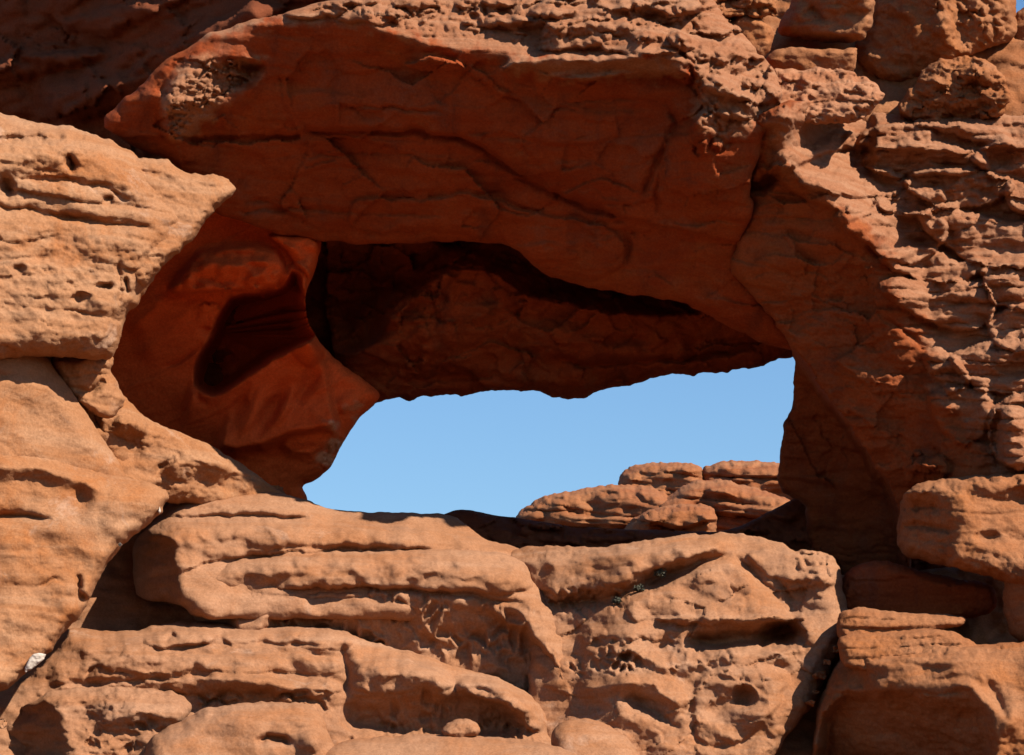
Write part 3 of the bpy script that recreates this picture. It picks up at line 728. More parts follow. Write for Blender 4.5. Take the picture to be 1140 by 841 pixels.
rock('boulder', [(-180, 250), (-40, 290), (0, 325), (8, 338), (22, 353), (39, 381), (56, 402), (73, 427), (88, 448), (105, 472), (119, 493), (133, 515), (144, 538), (110, 550), (-180, 560)],
     -2.0, gx=0.55, gz=0.22, c=(50, 450), R=(20, 26, 14, 20), rd=(0.3, 0.5, 0.3, 0.3), T=1.6, st=1.8, mat=M_TAN, seed=29, lumps=0.08, lsc=100, beds=(0.015, 40), btilt=-0.5, rough=0.011, fine=0.006, beds2=(0.007, 9), rsc=18, pit=0.01,
     label='smooth rounded tan boulder on the far left, leaning under the pitted one', cat='boulder', edge=(2, 24),
     strokes=[groove([(-20, 372), (14, 376), (40, 384)], 0.12, 3), groove([(-10, 418), (8, 419), (18, 416)], 0.08, 3)])
rock('rock_slab', [(100, 440), (118, 436), (131, 428), (143, 447), (157, 463), (193, 478), (229, 492), (257, 509), (280, 524), (312, 547), (330, 556), (300, 562), (240, 566), (190, 560), (150, 552), (120, 530), (106, 475)],
     0.5, gx=0.75, gz=0.2, c=(190, 510), R=(14, 14, 14, 12), rd=(0.35, 0.35, 0.3, 0.3), T=1.4, st=1.7, mat=M_TAN, seed=31, lumps=0.10, lsc=60, beds=(0.05, 24), btilt=-0.3, rough=0.025, rsc=12, pit=0.015,
     label='tan slab sloping down to the right beneath the red alcove', cat='slab', edge=(2, 16),
     strokes=[bump(142, 498, 28, 24, -0.18), ledge([(118, 480), (135, 472), (150, 470), (168, 480)], 0.25, 8, 12), ledge([(178, 520), (200, 512), (240, 516), (262, 534)], 0.25, 10, 18),
              groove([(190, 500), (200, 508), (180, 518), (172, 536)], 0.12, 3)])
rock('rock_slab', [(-200, 470), (-60, 482), (0, 488), (36, 499), (89, 514), (141, 532), (165, 536), (190, 550), (184, 562), (175, 577), (132, 609), (112, 640), (96, 677), (57, 723), (36, 745), (11, 764), (-30, 790), (-200, 800)],
     -2.6, gx=0.35, gz=0.40, c=(60, 620), R=(26, 14, 14, 20), rd=(0.35, 0.5, 0.3, 0.3), T=1.5, st=1.8, mat=M_TAN, seed=37, lumps=0.12, lsc=80, beds=(0.030, 44), btilt=-0.1, rough=0.014, fine=0.006, beds2=(0.007, 9), rsc=14, pit=0.015,
     label='broad sunlit orange slab face at the lower left, cut off by a diagonal crack', cat='slab', edge=(2.5, 16),
     strokes=[groove([(-20, 575), (20, 574), (60, 578)], 0.14, 3, 16), groove([(86, 640), (88, 660), (96, 672)], 0.15, 3, 8), bump(90, 552, 14, 26, -0.05, -20), ledge([(-20, 520), (30, 520), (70, 528), (120, 552)], 0.18, 12, 10),
              groove([(30, 655), (60, 646), (84, 650)], 0.06, 2)])

# ------------------------------------------------------------------ sill of the window
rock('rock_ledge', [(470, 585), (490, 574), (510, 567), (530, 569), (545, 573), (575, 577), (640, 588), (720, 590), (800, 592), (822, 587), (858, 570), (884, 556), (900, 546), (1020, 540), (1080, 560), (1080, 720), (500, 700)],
     3.0, gx=-0.05, gz=0.9, c=(700, 600), R=(16, 10, 10, 10), rd=(0.3, 0.2, 0.2, 0.2), T=1.6, st=2.2, mat=M_DARK, seed=41, lumps=0.12, lsc=50, beds=(0.05, 16), rough=0.035, strokes=[facets(None, 0.10, 50, 3), tafoni([(500, 575), (1000, 560), (1000, 660), (500, 640)], 0.14, 30, 14, 10, 3, knob=True)],  # darker material paints extra shade into the recess floor
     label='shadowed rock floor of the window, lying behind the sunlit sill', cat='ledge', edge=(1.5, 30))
rock('rock_ledge', [(146, 604), (176, 577), (186, 561), (215, 549), (270, 548), (300, 546), (341, 557), (370, 568), (434, 571), (500, 571), (527, 591), (541, 603), (584, 609), (600, 650), (590, 690), (300, 690), (215, 690), (204, 672), (152, 668), (146, 640)],
     0.48, gx=0.22, gz=1.15, c=(380, 600), R=(34, 22, 22, 34), rd=(0.45, 0.4, 0.3, 1.1), T=1.6, st=1.6, mat=M_SILL, seed=43, lumps=0.16, lsc=95, beds=(0.027, 36), btilt=-0.03, rough=0.010, fine=0.006, beds2=(0.007, 9), rsc=18, edge=(1.6, 22),
     label='long smooth tan ledge forming the sunlit sill at the left of the window', cat='ledge',
     strokes=[slab([(150, 616), (160, 590), (200, 580), (300, 579), (420, 581), (500, 586), (575, 608), (570, 624), (480, 620), (400, 615), (300, 617), (230, 628), (190, 642), (160, 642)], 0.30, top=28, side=20, bot=9, over=0.9, seed=2, amp=1.8),
              groove([(176, 577), (230, 576), (290, 575), (345, 578)], 0.16, 3, 20), ledge([(146, 612), (200, 590), (260, 592), (330, 590)], 0.14, 16, 14), groove([(290, 612), (340, 610), (420, 612), (480, 616)], 0.12, 4),
              tilt(206, 630, -1.6, -0.4, [(120, 585), (190, 592), (206, 615), (206, 720), (120, 720)], 14), bump(250, 560, 40, 8, 0.06), groove([(415, 590), (440, 580), (420, 574)], 0.05, 4)])
rock('rock_ledge', [(204, 645), (212, 632), (230, 622), (257, 613), (330, 609), (400, 611), (500, 612), (570, 616), (588, 634), (600, 650), (612, 672), (628, 700), (638, 724), (642, 780), (580, 795), (480, 775), (400, 752), (300, 730), (250, 712), (210, 688)],
     -0.35, gx=0.02, gz=0.6, c=(420, 670), R=(34, 34, 16, 40), rd=(0.55, 0.7, 0.4, 0.9), T=1.2, st=1.6, mat=M_SILL, seed=47, lumps=0.14, lsc=75, beds=(0.021, 32), rough=0.010, fine=0.006, beds2=(0.007, 9), rsc=16, edge=(2, 16),
     label='rounded tan ledge below the sill, its lower face honeycombed with pits', cat='ledge',
     strokes=[slab([(206, 668), (208, 645), (225, 628), (260, 616), (330, 612), (420, 614), (520, 618), (585, 630), (602, 655), (560, 664), (440, 657), (360, 656), (300, 664), (270, 686), (230, 688)], 0.30, top=32, side=20, bot=8, over=0.9, seed=3, amp=1.8),
              tafoni([(300, 650), (380, 648), (500, 656), (590, 668), (625, 700), (660, 790), (560, 790), (480, 780), (380, 760), (280, 730)], 0.13, 16, 24, 10, 5), tilt(250, 640, -0.9, -0.7, [(190, 640), (240, 640), (265, 670), (270, 720), (190, 720)], 16),
              groove([(290, 662), (370, 656), (440, 656), (500, 662), (590, 672)], 0.08, 3, 20), bump(420, 636, 24, 10, -0.05), bump(330, 640, 30, 12, -0.05),
              ledge([(230, 650), (260, 640), (330, 636)], 0.06, 10, 14), ledge([(265, 672), (290, 664), (310, 680)], 0.12, 8, 12),
              tilt(460, 660, 0, -0.8, [(280, 652), (590, 664), (670, 860), (260, 860)], 14)])
rock('rock_slab', [(560, 618), (575, 610), (600, 608), (677, 609), (727, 600), (770, 595), (819, 593), (872, 604), (880, 615), (901, 611), (926, 618), (937, 634), (939, 660), (948, 690), (942, 722), (925, 745), (910, 778), (880, 815), (850, 860), (830, 960), (560, 960), (585, 800),
                   (590, 740), (590, 700), (572, 655), (562, 634)],
     -0.55, gx=0.0, gz=0.78, c=(760, 690), R=(24, 26, 10, 12), rd=(0.35, 0.6, 0.2, 0.18), T=1.6, st=1.7, mat=M_SILL, seed=53, lumps=0.16, lsc=75, beds=(0.03, 30), btilt=-0.02, rough=0.016, fine=0.008, beds2=(0.008, 9), rsc=15, edge=(2, 14),
     label='wide weathered slab right of the sill with a small round hole in its face', cat='slab',
     strokes=[tilt(700, 680, -0.55, 0.0, [(440, 500), (700, 500), (700, 1000), (440, 1000)], 36), slab([(586, 652), (584, 618), (680, 614), (770, 599), (812, 611), (740, 629), (700, 651), (620, 666)], 0.24, top=20, side=12, bot=6, over=0.8, seed=4, amp=1.6),
              slab([(690, 672), (740, 642), (812, 618), (850, 645), (886, 686), (840, 692), (770, 692), (700, 694)], 0.20, top=34, side=16, bot=7, over=0.6, seed=5, amp=2),
              slab([(822, 613), (870, 607), (936, 626), (940, 654), (900, 650), (850, 642)], 0.16, top=16, side=12, bot=6, over=0.7, seed=6), slab([(766, 748), (830, 738), (884, 742), (872, 792), (820, 835), (770, 830)], 0.16, top=24, side=20, bot=14, over=0.4, seed=7),
              ledge([(600, 660), (680, 657), (727, 634), (770, 622), (811, 612)], 0.14, 22, 8), groove([(609, 672), (680, 668), (727, 644), (770, 629), (815, 616)], 0.20, 6, 20),
              tafoni([(600, 655), (690, 650), (740, 630), (745, 650), (690, 680), (610, 690)], 0.10, 9, 8, 6, 8),
              ledge([(640, 712), (700, 704), (770, 702), (840, 692), (885, 690)], 0.18, 22, 10), groove([(760, 712), (800, 715), (850, 712), (892, 702)], 0.30, 10, 20),
              bump(870, 702, 26, 14, -0.30, -10), ledge([(640, 728), (700, 722), (740, 740), (830, 726), (890, 724)], 0.20, 14, 12),
              tafoni([(620, 715), (700, 705), (760, 720), (830, 718), (830, 745), (700, 752), (640, 760)], 0.14, 13, 13, 8, 4),
              groove([(815, 616), (850, 650), (883, 684), (893, 709), (897, 737)], 0.08, 3), ledge([(860, 640), (900, 648), (936, 650)], 0.15, 12, 10),
              slab([(720, 690), (770, 684), (850, 684), (892, 680), (898, 692), (840, 694), (760, 698)], 0.16, top=14, side=10, bot=3, over=0.0, seed=9), bump(868, 708, 30, 18, -0.35, 0, 0.8), facets([(600, 620), (940, 620), (940, 740), (850, 880), (600, 880)], 0.04, 70, 4), bump(829, 775, 15, 12, -0.24, 10, 0.9), groove([(862, 640), (875, 660), (890, 690)], 0.08, 2.5), tafoni([(872, 606), (905, 604), (945, 620), (940, 660), (900, 650), (880, 630)], 0.12, 17, 11, 10, 3, knob=True), ledge([(790, 746), (830, 744), (870, 760)], 0.10, 16, 12), bump(760, 800, 36, 30, 0.12), bump(840, 800, 40, 26, 0.12),
              ledge([(640, 770), (690, 760), (730, 764), (770, 790)], 0.25, 16, 16), groove([(690, 775), (720, 790), (760, 812)], 0.2, 8), bump(760, 832, 50, 18, 0.15)])

# solid rock under and behind the ledges
rock('bedrock', [(-260, 520), (60, 530), (190, 553), (310, 585), (560, 625), (900, 640), (1000, 640), (1300, 600), (1300, 1000), (-260, 1000)],
     0.75, gx=0.0, gz=0.95, c=(500, 690), T=2.5, st=3.0, mat=M_SILL, seed=211, lumps=0.15, lsc=80, beds=(0.06, 30), rough=0.02, edge=(2, 30), label=None, kind='structure')
rock('bedrock', [(700, 40), (760, 0), (840, -30), (980, -70), (1090, -60), (1128, 30), (1150, 30), (1300, 20), (1300, 200), (720, 200)],
     3.1, gx=-0.1, gz=0.9, c=(900, 80), T=2.5, st=3.0, mat=M_RIGHT, seed=223, lumps=0.15, lsc=50, beds=(0.06, 20), rough=0.03, edge=(2, 20), label=None, kind='structure')

rock('bedrock', [(-260, 160), (40, 170), (90, 260), (95, 380), (120, 430), (150, 520), (150, 570), (-260, 570)], 0.1, gx=0.2, gz=0.2, c=(20, 380), T=1.5, st=3.0, mat=M_TAN, seed=227,
     lumps=0.15, lsc=60, beds=(0.06, 26), rough=0.03, edge=(2, 24), label=None, kind='structure')

# ledges stepping down towards the viewer
rock('rock_ledge', [(30, 748), (57, 722), (75, 697), (136, 705), (189, 693), (232, 692), (264, 696), (375, 697), (402, 712), (440, 722), (477, 729), (504, 743), (549, 751), (584, 768), (602, 784), (610, 800), (612, 818), (630, 835), (620, 930), (-40, 930), (-40, 790), (0, 770)],
     -1.3, gx=0.08, gz=0.7, c=(320, 770), R=(30, 26, 10, 14), rd=(0.7, 0.6, 0.2, 0.3), T=1.4, st=1.6, mat=M_SILL, seed=59, lumps=0.17, lsc=70, beds=(0.030, 32), btilt=-0.08, rough=0.014, fine=0.006, beds2=(0.007, 9), rsc=14, edge=(2, 18),
     label='tan stepped ledge below the honeycombed one, ending in a rounded nose', cat='ledge',
     strokes=[slab([(240, 708), (270, 697), (330, 695), (378, 700), (398, 712), (385, 725), (320, 723), (260, 721)], 0.18, top=16, side=12, bot=6, over=0.8, seed=4, amp=1.8),
              slab([(96, 738), (150, 720), (210, 727), (300, 723), (384, 729), (388, 753), (300, 750), (220, 749), (150, 753)], 0.24, top=22, side=14, bot=6, over=0.9, seed=5, amp=2),
              slab([(30, 778), (60, 761), (150, 757), (220, 751), (330, 753), (386, 757), (384, 774), (300, 772), (220, 774), (120, 778)], 0.24, top=18, side=14, bot=6, over=0.9, seed=6, amp=2),
              slab([(384, 764), (392, 738), (420, 725), (470, 733), (506, 746), (512, 768), (460, 770), (410, 774)], 0.24, top=30, side=14, bot=6, over=0.8, seed=7, amp=1.6),
              slab([(505, 772), (512, 752), (545, 751), (580, 768), (602, 786), (608, 815), (590, 818), (570, 792), (530, 778)], 0.28, top=24, side=14, bot=6, over=0.6, seed=8, amp=1.4),
              slab([(150, 716), (180, 697), (230, 695), (250, 706), (230, 716), (190, 722)], 0.16, top=16, side=10, bot=5, over=0.7, seed=9),
              tafoni([(205, 768), (350, 764), (380, 790), (360, 800), (230, 796)], 0.14, 22, 14, 8, 3, knob=True),
              ledge([(50, 760), (110, 752), (171, 752), (207, 748), (264, 754), (330, 766), (386, 772)], 0.22, 20, 10), ledge([(75, 722), (130, 724), (180, 716), (250, 716)], 0.14, 14, 12), groove([(180, 722), (240, 716), (320, 718), (370, 720)], 0.08, 3),
              groove([(382, 700), (384, 730), (388, 756), (384, 770)], 0.14, 5), ledge([(386, 768), (420, 752), (470, 750), (506, 768)], 0.18, 20, 12),
              tilt(480, 770, 0, -1.0, [(370, 764), (500, 762), (560, 770), (600, 830), (380, 830)], 18),
              tafoni([(390, 770), (500, 764), (560, 772), (600, 800), (620, 880), (390, 880)], 0.14, 13, 28, 8, 6), bump(560, 775, 50, 26, 0.25, 25), groove([(512, 764), (540, 766), (560, 782)], 0.15, 5),
              groove([(180, 718), (188, 711), (194, 704)], 0.14, 5, 6), groove([(92, 758), (104, 744), (112, 734)], 0.16, 3)])
rock('rock_ledge', [(-60, 812), (0, 800), (20, 790), (38, 780), (54, 771), (71, 767), (143, 764), (200, 771), (217, 786), (205, 802), (180, 820), (170, 920), (-60, 920)],
     -2.4, gx=0.1, gz=0.7, c=(90, 810), R=(20, 14, 10, 20), rd=(0.6, 0.35, 0.2, 0.4), T=1.2, st=1.6, mat=M_SILL, seed=61, lumps=0.12, lsc=50, beds=(0.07, 22), rough=0.03, rsc=12, pit=0.02, edge=(2, 14),
     label='rough broken brown ledge in the bottom left corner, just under the stepped ledge', cat='ledge',
     strokes=[tilt(78, 800, -1.2, -0.2, [(-80, 780), (60, 778), (80, 800), (80, 930), (-80, 930)], 14), ledge([(100, 806), (150, 794), (210, 790)], 0.2, 14, 10), tafoni([(90, 800), (200, 792), (170, 841), (90, 850)], 0.12, 14, 14, 8, 3)])
rock('boulder', [(160, 830), (175, 816), (221, 791), (260, 784), (304, 781), (343, 783), (361, 797), (367, 822), (378, 838), (378, 920), (150, 920)],
     -3.0, gx=0.05, gz=0.7, c=(270, 820), R=(26, 18, 10, 22), rd=(0.6, 0.45, 0.2, 0.5), T=1.0, st=1.6, mat=M_SILL, seed=67, lumps=0.07, lsc=60, beds=(0.012, 26), rough=0.010, fine=0.006, beds2=(0.007, 9), rsc=14, pit=0.012, edge=(2, 14),
     label='rounded tan boulder at the bottom edge with a small dark slot at its foot', cat='boulder', strokes=[groove([(284, 826), (298, 820), (316, 824), (322, 832)], 0.18, 4, 8), bump(345, 825, 26, 16, 0.15)])
rock('rock_slab', [(350, 840), (372, 828), (400, 822), (470, 817), (550, 820), (615, 828), (655, 845), (660, 930), (340, 930)],
     -3.1, gx=0.0, gz=1.1, c=(500, 835), R=(16, 14, 10, 14), rd=(0.5, 0.35, 0.2, 0.4), T=1.0, st=1.7, mat=M_SILL, seed=71, lumps=0.05, beds=(0.018, 20), rough=0.010, fine=0.006, beds2=(0.007, 9), edge=(1.6, 14),
     label='low flat tan slab along the bottom edge, carrying a small round stone', cat='slab')
rock('boulder', [(610, 820), (622, 806), (640, 800), (660, 800), (690, 814), (716, 841), (735, 930), (630, 930)],
     -2.5, gx=0.15, gz=0.8, c=(660, 830), R=(24, 22, 10, 18), rd=(0.5, 0.5, 0.2, 0.4), T=0.9, st=1.6, mat=M_SILL, seed=73, lumps=0.05, beds=(0.009, 24), rough=0.008, fine=0.006, beds2=(0.007, 9), edge=(1.5, 14),
     label='smooth dome-shaped tan boulder at the bottom edge, right of the flat slab', cat='boulder')
rock('stone', [(490, 813), (498, 804), (516, 799), (530, 804), (536, 814), (530, 822), (508, 825), (493, 821)],
     -2.75, gx=0.0, gz=0.4, c=(512, 812), R=(11, 10, 9, 10), rd=(0.2, 0.2, 0.2, 0.2), T=0.3, st=1.3, mat=M_SILL, seed=79, lumps=0.03, lsc=30, beds=(0, 20), rough=0.012, rsc=9, edge=(1.2, 9),
     label='small round tan stone sitting on the flat slab at the bottom edge', cat='stone')
rock('boulder', [(903, 860), (908, 790), (925, 750), (942, 724), (956, 719), (1036, 718), (1097, 718), (1140, 714), (1300, 710), (1300, 960), (903, 960)],
     -2.2, gx=-0.45, gz=0.55, c=(1030, 780), R=(22, 20, 10, 26), rd=(0.7, 0.3, 0.2, 0.8), T=1.6, st=1.7, mat=M_RIGHT, seed=83, lumps=0.10, lsc=90, beds=(0.04, 36), btilt=-0.05, rough=0.02, rsc=14, pit=0.02, edge=(2, 16),
     label='large reddish boulder in the bottom right corner with a smooth shaded front', cat='boulder',
     strokes=[ledge([(960, 770), (990, 758), (1030, 760), (1060, 748), (1095, 756), (1115, 800), (1140, 812)], 0.30, 26, 40), tilt(1030, 770, -0.3, -1.2, [(935, 768), (960, 768), (1030, 758), (1090, 750), (1116, 800), (1090, 960), (900, 960), (905, 800)], 16), bump(1040, 730, 50, 8, -0.12), ledge([(945, 728), (990, 740), (1030, 732), (1100, 728)], 0.15, 10, 10),
              bump(1080, 800, 30, 22, -0.12), groove([(1095, 750), (1112, 780), (1124, 805)], 0.12, 5)])
rock('rock_ledge', [(930, 712), (945, 704), (985, 704), (1026, 700), (1061, 702), (1082, 714), (1100, 726), (1060, 750), (940, 750)],
     -1.65, gx=-0.15, gz=1.0, c=(1000, 712), R=(10, 8, 8, 10), rd=(0.35, 0.2, 0.2, 0.25), T=0.9, st=1.5, mat=M_RIGHT, seed=89, lumps=0.05, beds=(0.05, 12), rough=0.02, rsc=10, edge=(1.5, 12),
     label='thin sunlit shelf of rock just above the bottom right boulder', cat='ledge')
rock('rock_ledge', [(930, 690), (938, 679), (961, 676), (990, 681), (1015, 682), (1077, 685), (1072, 698), (1040, 704), (1030, 720), (935, 720)],
     -1.25, gx=-0.15, gz=0.9, c=(1000, 692), R=(10, 8, 8, 10), rd=(0.35, 0.2, 0.25, 0.25), T=0.9, st=1.5, mat=M_RIGHT, seed=97, lumps=0.05, beds=(0.06, 11), rough=0.02, rsc=10, edge=(1.5, 12),
     label='narrow splintered shelf with a pointed right end below the dark red slab', cat='ledge')
rock('rock_slab', [(930, 668), (934, 652), (942, 636), (961, 625), (990, 624), (1026, 636), (1060, 644), (1110, 650), (1110, 690), (935, 690)],
     0.15, gx=-0.35, gz=0.15, c=(1000, 655), R=(12, 8, 8, 14), rd=(0.35, 0.2, 0.2, 0.4), T=1.0, st=1.5, mat=M_RED, seed=101, lumps=0.06, beds=(0.03, 18), rough=0.025, rsc=11, pit=0.015, edge=(1.5, 12),
     label='dark red slab half in shadow at the foot of the arch pillar', cat='slab')
rock('boulder', [(997, 620), (1000, 580), (1005, 546), (1036, 535), (1083, 529), (1140, 526), (1280, 520), (1280, 680), (1140, 660), (1100, 640)],
     -1.05, gx=-0.35, gz=0.35, c=(1060, 585), R=(22, 14, 16, 14), rd=(0.7, 0.3, 0.5, 0.4), T=1.4, st=1.6, mat=M_RIGHT, seed=103, lumps=0.10, lsc=60, beds=(0.05, 32), rough=0.025, rsc=13, pit=0.025, edge=(2, 14),
     label='blocky brown boulder leaning on the pillar foot, with sunlit pitted top and shaded left side', cat='boulder',
     strokes=[groove([(1000, 586), (1040, 588), (1070, 590)], 0.14, 3), tilt(1066, 570, -1.1, -0.3, [(960, 548), (1040, 545), (1072, 560), (1066, 660), (960, 680)], 16), tilt(1070, 560, 0.7, 0.3, [(1040, 520), (1300, 520), (1300, 650), (1090, 640), (1060, 580)], 40), bump(1100, 600, 18, 10, -0.14)])
rock('boulder', [(1118, 640), (1122, 620), (1140, 610), (1280, 600), (1280, 740), (1130, 720), (1116, 680)],
     -1.4, gx=-0.5, gz=0.1, c=(1140, 660), T=1.0, st=1.8, mat=M_RIGHT, seed=107, lumps=0.08, beds=(0.04, 24), rough=0.025, edge=(2, 14),
     label='dark shaded boulder cut off by the right edge, under the blocky brown one', cat='boulder')

# ------------------------------------------------------------------ rocks heaped on the upper right
rock('boulder', [(948, 70), (955, 30), (970, -10), (985, -60), (1100, -70), (1128, -20), (1134, 20), (1128, 45), (1105, 52), (1080, 60), (1050, 75), (1010, 92), (975, 98)],
     2.6, gx=-0.55, gz=-0.1, c=(1040, 40), R=(20, 18, 14, 22), rd=(0.4, 0.4, 0.3, 0.5), T=1.6, st=1.7, mat=M_RIGHT, seed=109, lumps=0.14, lsc=50, beds=(0.03, 40), rough=0.03, rsc=12, pit=0.02, edge=(2.5, 16),
     label='tall orange boulder at the top right, its right half lit and left half shaded', cat='boulder',
     strokes=[tilt(1040, 30, 0.8, 0.4, [(1036, -90), (1150, -90), (1150, 90), (1050, 90)], 20), bump(1052, 30, 18, 26, 0.3), bump(1095, 20, 30, 40, 0.2), tafoni([(1030, -10), (1130, -10), (1130, 50), (1060, 60), (1040, 40)], 0.12, 13, 15, 10, 3, knob=True)])
rock('boulder', [(1124, 40), (1128, 20), (1138, 8), (1180, -10), (1260, 0), (1260, 120), (1135, 90), (1126, 60)],
     3.2, gx=-0.1, gz=0.2, c=(1160, 50), T=1.2, st=1.8, mat=M_RIGHT, seed=113, lumps=0.1, rough=0.025, edge=(2, 14), label='brown boulder cut off by the right edge beside the tall orange one', cat='boulder')
rock('rock_block', [(860, 40), (878, 10), (890, -30), (965, -40), (974, 0), (972, 30), (958, 48), (930, 48), (900, 45)],
     1.9, gx=-0.5, gz=-0.15, c=(920, 20), R=(14, 12, 12, 16), rd=(0.3, 0.35, 0.4, 0.4), T=1.0, st=1.6, mat=M_RIGHT, seed=127, lumps=0.10, lsc=40, beds=(0.03, 24), rough=0.025, rsc=11, pit=0.02, edge=(2, 12),
     label='upper of two stacked brown blocks beside the tall orange boulder', strokes=[groove([(888, 20), (905, 10), (918, 28)], 0.12, 4)])
rock('rock_block', [(848, 74), (858, 56), (884, 52), (910, 56), (940, 54), (957, 52), (952, 76), (944, 90), (860, 92)],
     1.7, gx=-0.45, gz=-0.15, c=(900, 70), R=(10, 10, 10, 12), rd=(0.3, 0.25, 0.3, 0.3), T=1.0, st=1.5, mat=M_RIGHT, seed=131, lumps=0.06, lsc=40, beds=(0.03, 20), rough=0.022, rsc=11, pit=0.015, edge=(1.8, 12),
     label='lower of two stacked brown blocks beside the tall orange boulder')
rock('rock_slab', [(840, 112), (848, 82), (862, 76), (920, 76), (955, 82), (980, 96), (986, 110), (960, 135), (900, 140), (846, 130)],
     0.55, gx=-0.15, gz=0.9, c=(915, 105), R=(16, 12, 12, 12), rd=(0.3, 0.3, 0.3, 0.3), T=1.0, st=1.5, mat=M_RIGHT, seed=137, lumps=0.12, lsc=30, beds=(0.08, 13), rough=0.034, rsc=11, pit=0.02, edge=(4, 14), sunlit_crust=[[(800, 60), (1020, 60), (1020, 150), (800, 150)]],
     strokes=[tafoni([(830, 70), (990, 70), (990, 140), (830, 140)], 0.10, 24, 12, 8, 5, knob=True)],
     label='rough sunlit slab lying beneath the two stacked brown blocks', cat='slab')
rock('rock_block', [(798, 60), (806, 30), (820, 14), (845, 20), (862, 32), (860, 52), (850, 66), (835, 78), (812, 80)],
     0.45, gx=-0.3, gz=0.1, c=(832, 45), R=(12, 10, 10, 12), rd=(0.3, 0.25, 0.25, 0.3), T=1.0, st=1.5, mat=M_RIGHT, seed=139, lumps=0.08, lsc=35, beds=(0.03, 18), rough=0.022, rsc=11, edge=(2, 10),
     label='rounded brown block perched at the top end of the arch span')
rock('rock_block', [(735, 30), (760, 8), (800, -10), (850, -20), (870, 10), (850, 24), (815, 20), (800, 40), (770, 46)],
     0.6, gx=-0.2, gz=0.5, c=(800, 15), R=(12, 12, 12, 14), rd=(0.3, 0.3, 0.35, 0.3), T=1.0, st=1.5, mat=M_RIGHT, seed=149, lumps=0.14, lsc=26, beds=(0.08, 12), rough=0.034, rsc=11, edge=(4, 12), strokes=[tafoni([(735, -30), (880, -30), (880, 50), (735, 50)], 0.14, 20, 14, 8, 5, knob=True)],
     label='knobbly rock lump on the top edge above the arch span')
rock('boulder', [(1000, 118), (1018, 92), (1035, 72), (1068, 60), (1095, 66), (1116, 85), (1126, 110), (1110, 135), (1040, 138), (1000, 134)],
     1.75, gx=-0.35, gz=0.2, c=(1065, 95), R=(12, 8, 8, 10), rd=(0.3, 0.15, 0.15, 0.2), T=1.0, st=1.5, mat=M_RIGHT, seed=151, lumps=0.16, lsc=28, beds=(0.07, 13), rough=0.035, rsc=11, pit=0.02, edge=(5, 16),
     strokes=[facets([(960, 30), (1160, 30), (1160, 160), (960, 160)], 0.07, 40, 6, 5), bump(1085, 80, 26, 16, 0.2), bump(1045, 95, 30, 20, 0.2)],
     label='dark knobbly boulder at the foot of the tall orange one', cat='boulder')

# ------------------------------------------------------------------ rocks beyond the window
FAR = 'rocks seen through the window'
def far(name, P, y, lab, seed, strokes=(), gx=-0.1, gz=0.8):
    cx = sum(p[0] for p in P) / len(P); cy = min(p[1] for p in P) + 30
    rock(name, P, y, gx=gx * 14, gz=gz * 0.9, c=(cx, cy), R=(16, 14, 8, 16), rd=(2.6, 1.2, 0.8, 1.6), T=6, st=1.3, mat=M_FAR, seed=seed, lumps=0.4, lsc=50, beds=(0.34, 19), btilt=-0.05, rough=0.05, rsc=50,
         fine=0.0, beds2=(0.13, 5.5), edge=(1.8, 9), strokes=strokes, label=lab, cat='rock', group=FAR)
M_FAR = sandstone('far_sandstone', (0.48, 0.19, 0.075), (0.38, 0.12, 0.045), (0.57, 0.29, 0.14), varnish=0.4, band=0.5, scale=0.5, rust=0.3)
far('boulder', [(688, 560), (690, 524), (713, 516), (734, 515), (776, 516), (784, 524), (780, 545), (760, 600), (700, 600)], 26, 'flat-topped far rock, highest of those seen through the window', 163)
far('boulder', [(776, 545), (780, 521), (804, 513), (847, 513), (867, 516), (920, 520), (920, 600), (790, 600)], 25, 'far rock touching the pillar edge, right of the flat-topped one', 167)
far('boulder', [(571, 578), (580, 568), (599, 555), (631, 547), (674, 540), (715, 540), (738, 546), (750, 560), (740, 620), (580, 620)], 22, 'layered far rock at the left end of those seen through the window', 173)
far('boulder', [(700, 590), (720, 568), (745, 552), (765, 536), (800, 533), (830, 540), (855, 548), (885, 556), (880, 620), (700, 620)], 20, 'cracked far rock in front of the flat-topped one, low in the window', 179)
far('boulder', [(690, 596), (700, 580), (725, 566), (760, 560), (790, 562), (800, 575), (795, 620), (690, 620)], 18, 'small rounded far rock, nearest the sill', 181)

# ------------------------------------------------------------------ loose pale stones
def stone(P, y, lab, seed, mat=None):
    rock('stone', P, y, gx=0.15, gz=0.15, R=(3, 3, 3, 3), rd=(0.03, 0.03, 0.03, 0.03), T=0.10, st=0.8, mat=mat or M_PALE, seed=seed, lumps=0.012, lsc=9, beds=(0, 10), rough=0.004, rsc=6, fine=0.002, edge=(0.35, 5), warp=1,
         label=lab, cat='stone')
stone([(27, 750), (28, 741), (36, 728), (45, 727), (53, 729), (48, 736), (33, 747)], -3.2, 'white angular stone lying in the crack at the lower left', 191)
stone([(130, 609), (132, 604), (136, 603), (137, 606), (133, 610)], -2.3, 'tiny white stone in the crack by the shadowed end of the sill ledge', 193)
stone([(174, 577), (175, 568), (179, 562), (181, 564), (178, 573)], -1.95, 'thin white sliver of stone at the top of the diagonal crack', 197)

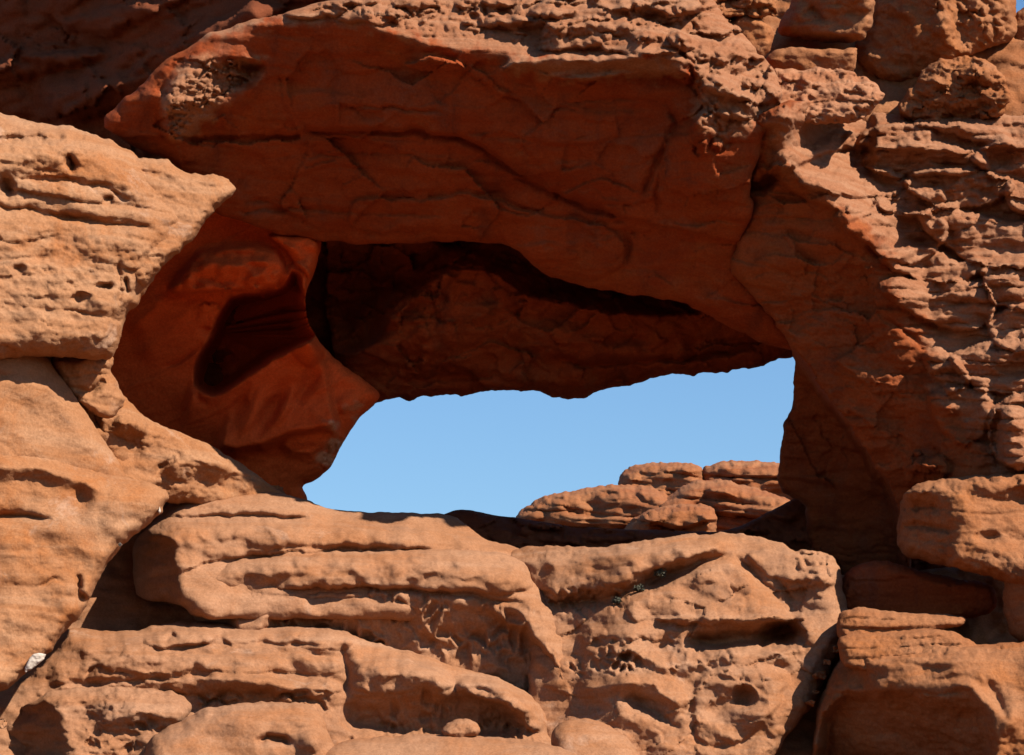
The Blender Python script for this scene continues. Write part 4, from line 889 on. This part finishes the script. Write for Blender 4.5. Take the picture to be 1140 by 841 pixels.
# ------------------------------------------------------------------ small plants in the cracks
def plain(name, c, rough=0.8):
    m = bpy.data.materials.new(name); m.use_nodes = True
    nt = m.node_tree; b = nt.nodes['Principled BSDF']; b.inputs['Roughness'].default_value = rough
    n = nt.nodes.new('ShaderNodeTexNoise'); n.inputs['Scale'].default_value = 30
    r = nt.nodes.new('ShaderNodeValToRGB'); r.color_ramp.elements[0].color = (c[0] * .6, c[1] * .6, c[2] * .6, 1); r.color_ramp.elements[1].color = (c[0] * 1.3, c[1] * 1.3, c[2] * 1.3, 1)
    nt.links.new(n.outputs['Fac'], r.inputs[0]); nt.links.new(r.outputs[0], b.inputs['Base Color'])
    return m
M_LEAF = plain('sage_leaf', (0.055, 0.052, 0.030)); M_TWIG = plain('dry_twig', (0.12, 0.075, 0.045))
def mesh_obj(name, V, F, mat, parent):
    me = bpy.data.meshes.new(name); me.from_pydata(V, [], F); me.materials.append(mat)
    o = bpy.data.objects.new(name, me); col.objects.link(o); o.parent = parent
    return o
def shrub(px, py, y, r, lab, seed):
    R = np.random.RandomState(seed)
    root = empty('shrub', at(px, py + r * 60, y), lab, 'shrub', 'small plants in the rock cracks')
    tw, tf, lv, lf = [], [], [], []
    for k in range(26):
        dr = R.normal(size=3); dr[2] = abs(dr[2]) + .25; dr[0] *= 1.3; dr /= np.linalg.norm(dr)
        L = r * R.uniform(.6, 1.15); side = np.cross(dr, [0.3, 1, 0.1]); side /= np.linalg.norm(side) + 1e-9; up = np.cross(side, dr)
        w = 0.0045
        b = len(tw)
        for t, ww in ((0, w), (1, w * .4)):
            c = dr * L * t
            for a in (0, 2.1, 4.2): tw.append(tuple(c + ww * (side * math.cos(a) + up * math.sin(a))))
        for a in range(3): tf.append((b + a, b + (a + 1) % 3, b + 3 + (a + 1) % 3, b + 3 + a))
        for q in range(16):
            c = dr * L * R.uniform(.35, 1.05) + R.normal(size=3) * r * .10
            u = R.normal(size=3); u /= np.linalg.norm(u); v = np.cross(u, R.normal(size=3)); v /= np.linalg.norm(v) + 1e-9
            s_ = R.uniform(.009, .017); b2 = len(lv)
            lv += [tuple(c + u * s_ * 1.6), tuple(c + v * s_ * .6), tuple(c - u * s_ * 1.2), tuple(c - v * s_ * .6)]; lf.append((b2, b2 + 1, b2 + 2, b2 + 3))
    mesh_obj('stem', tw, tf, M_TWIG, root); mesh_obj('foliage', lv, lf, M_LEAF, root)

shrub(735, 637, -0.28, 0.075, 'uppermost of the three small grey-green shrubs in the crack across the weathered slab', 5)
shrub(712, 654, -0.34, 0.06, 'middle one of the three small grey-green shrubs in the crack across the weathered slab', 6)
shrub(687, 668, -0.38, 0.055, 'lowest of the three small grey-green shrubs in the crack across the weathered slab', 7)
R_ = np.random.RandomState(12)
def chip(x, y, w, depth, seed, lab, mat, group):
    n = 5; P = []
    for k in range(n):
        a = 2 * math.pi * k / n + R_.uniform(-.3, .3); q = R_.uniform(.7, 1.15)
        P.append((x + w * q * math.cos(a), y + w * .62 * q * math.sin(a)))
    rock('stone', P, depth, gx=R_.uniform(-.3, .3), gz=0.4, R=(w * .3,) * 4, rd=(w * .004,) * 4, T=w * .012, st=max(.7, w / 9), mat=mat, seed=seed, lumps=0.03, lsc=12, beds=(0, 10), rough=0.008, rsc=6, strokes=[facets(None, w * .006, w * 1.1, seed)],
         fine=0.002, edge=(0.9, 5), warp=1, label=lab, cat='stone', group=group)
for k, (x, y, w) in enumerate(((932, 722, 10), (921, 738, 7), (914, 752, 11), (908, 770, 6), (903, 783, 9))):
    chip(x, y, w, -0.85 - (y - 720) * .008, 230 + k, 'angular chip of rubble lodged in the wedge crack left of the bottom right boulder', M_RIGHT, 'rubble in the wedge crack')
chip(2, 806, 11, -3.3, 270, 'pale orange stone cut off by the left edge near the bottom left corner', M_TAN, None)
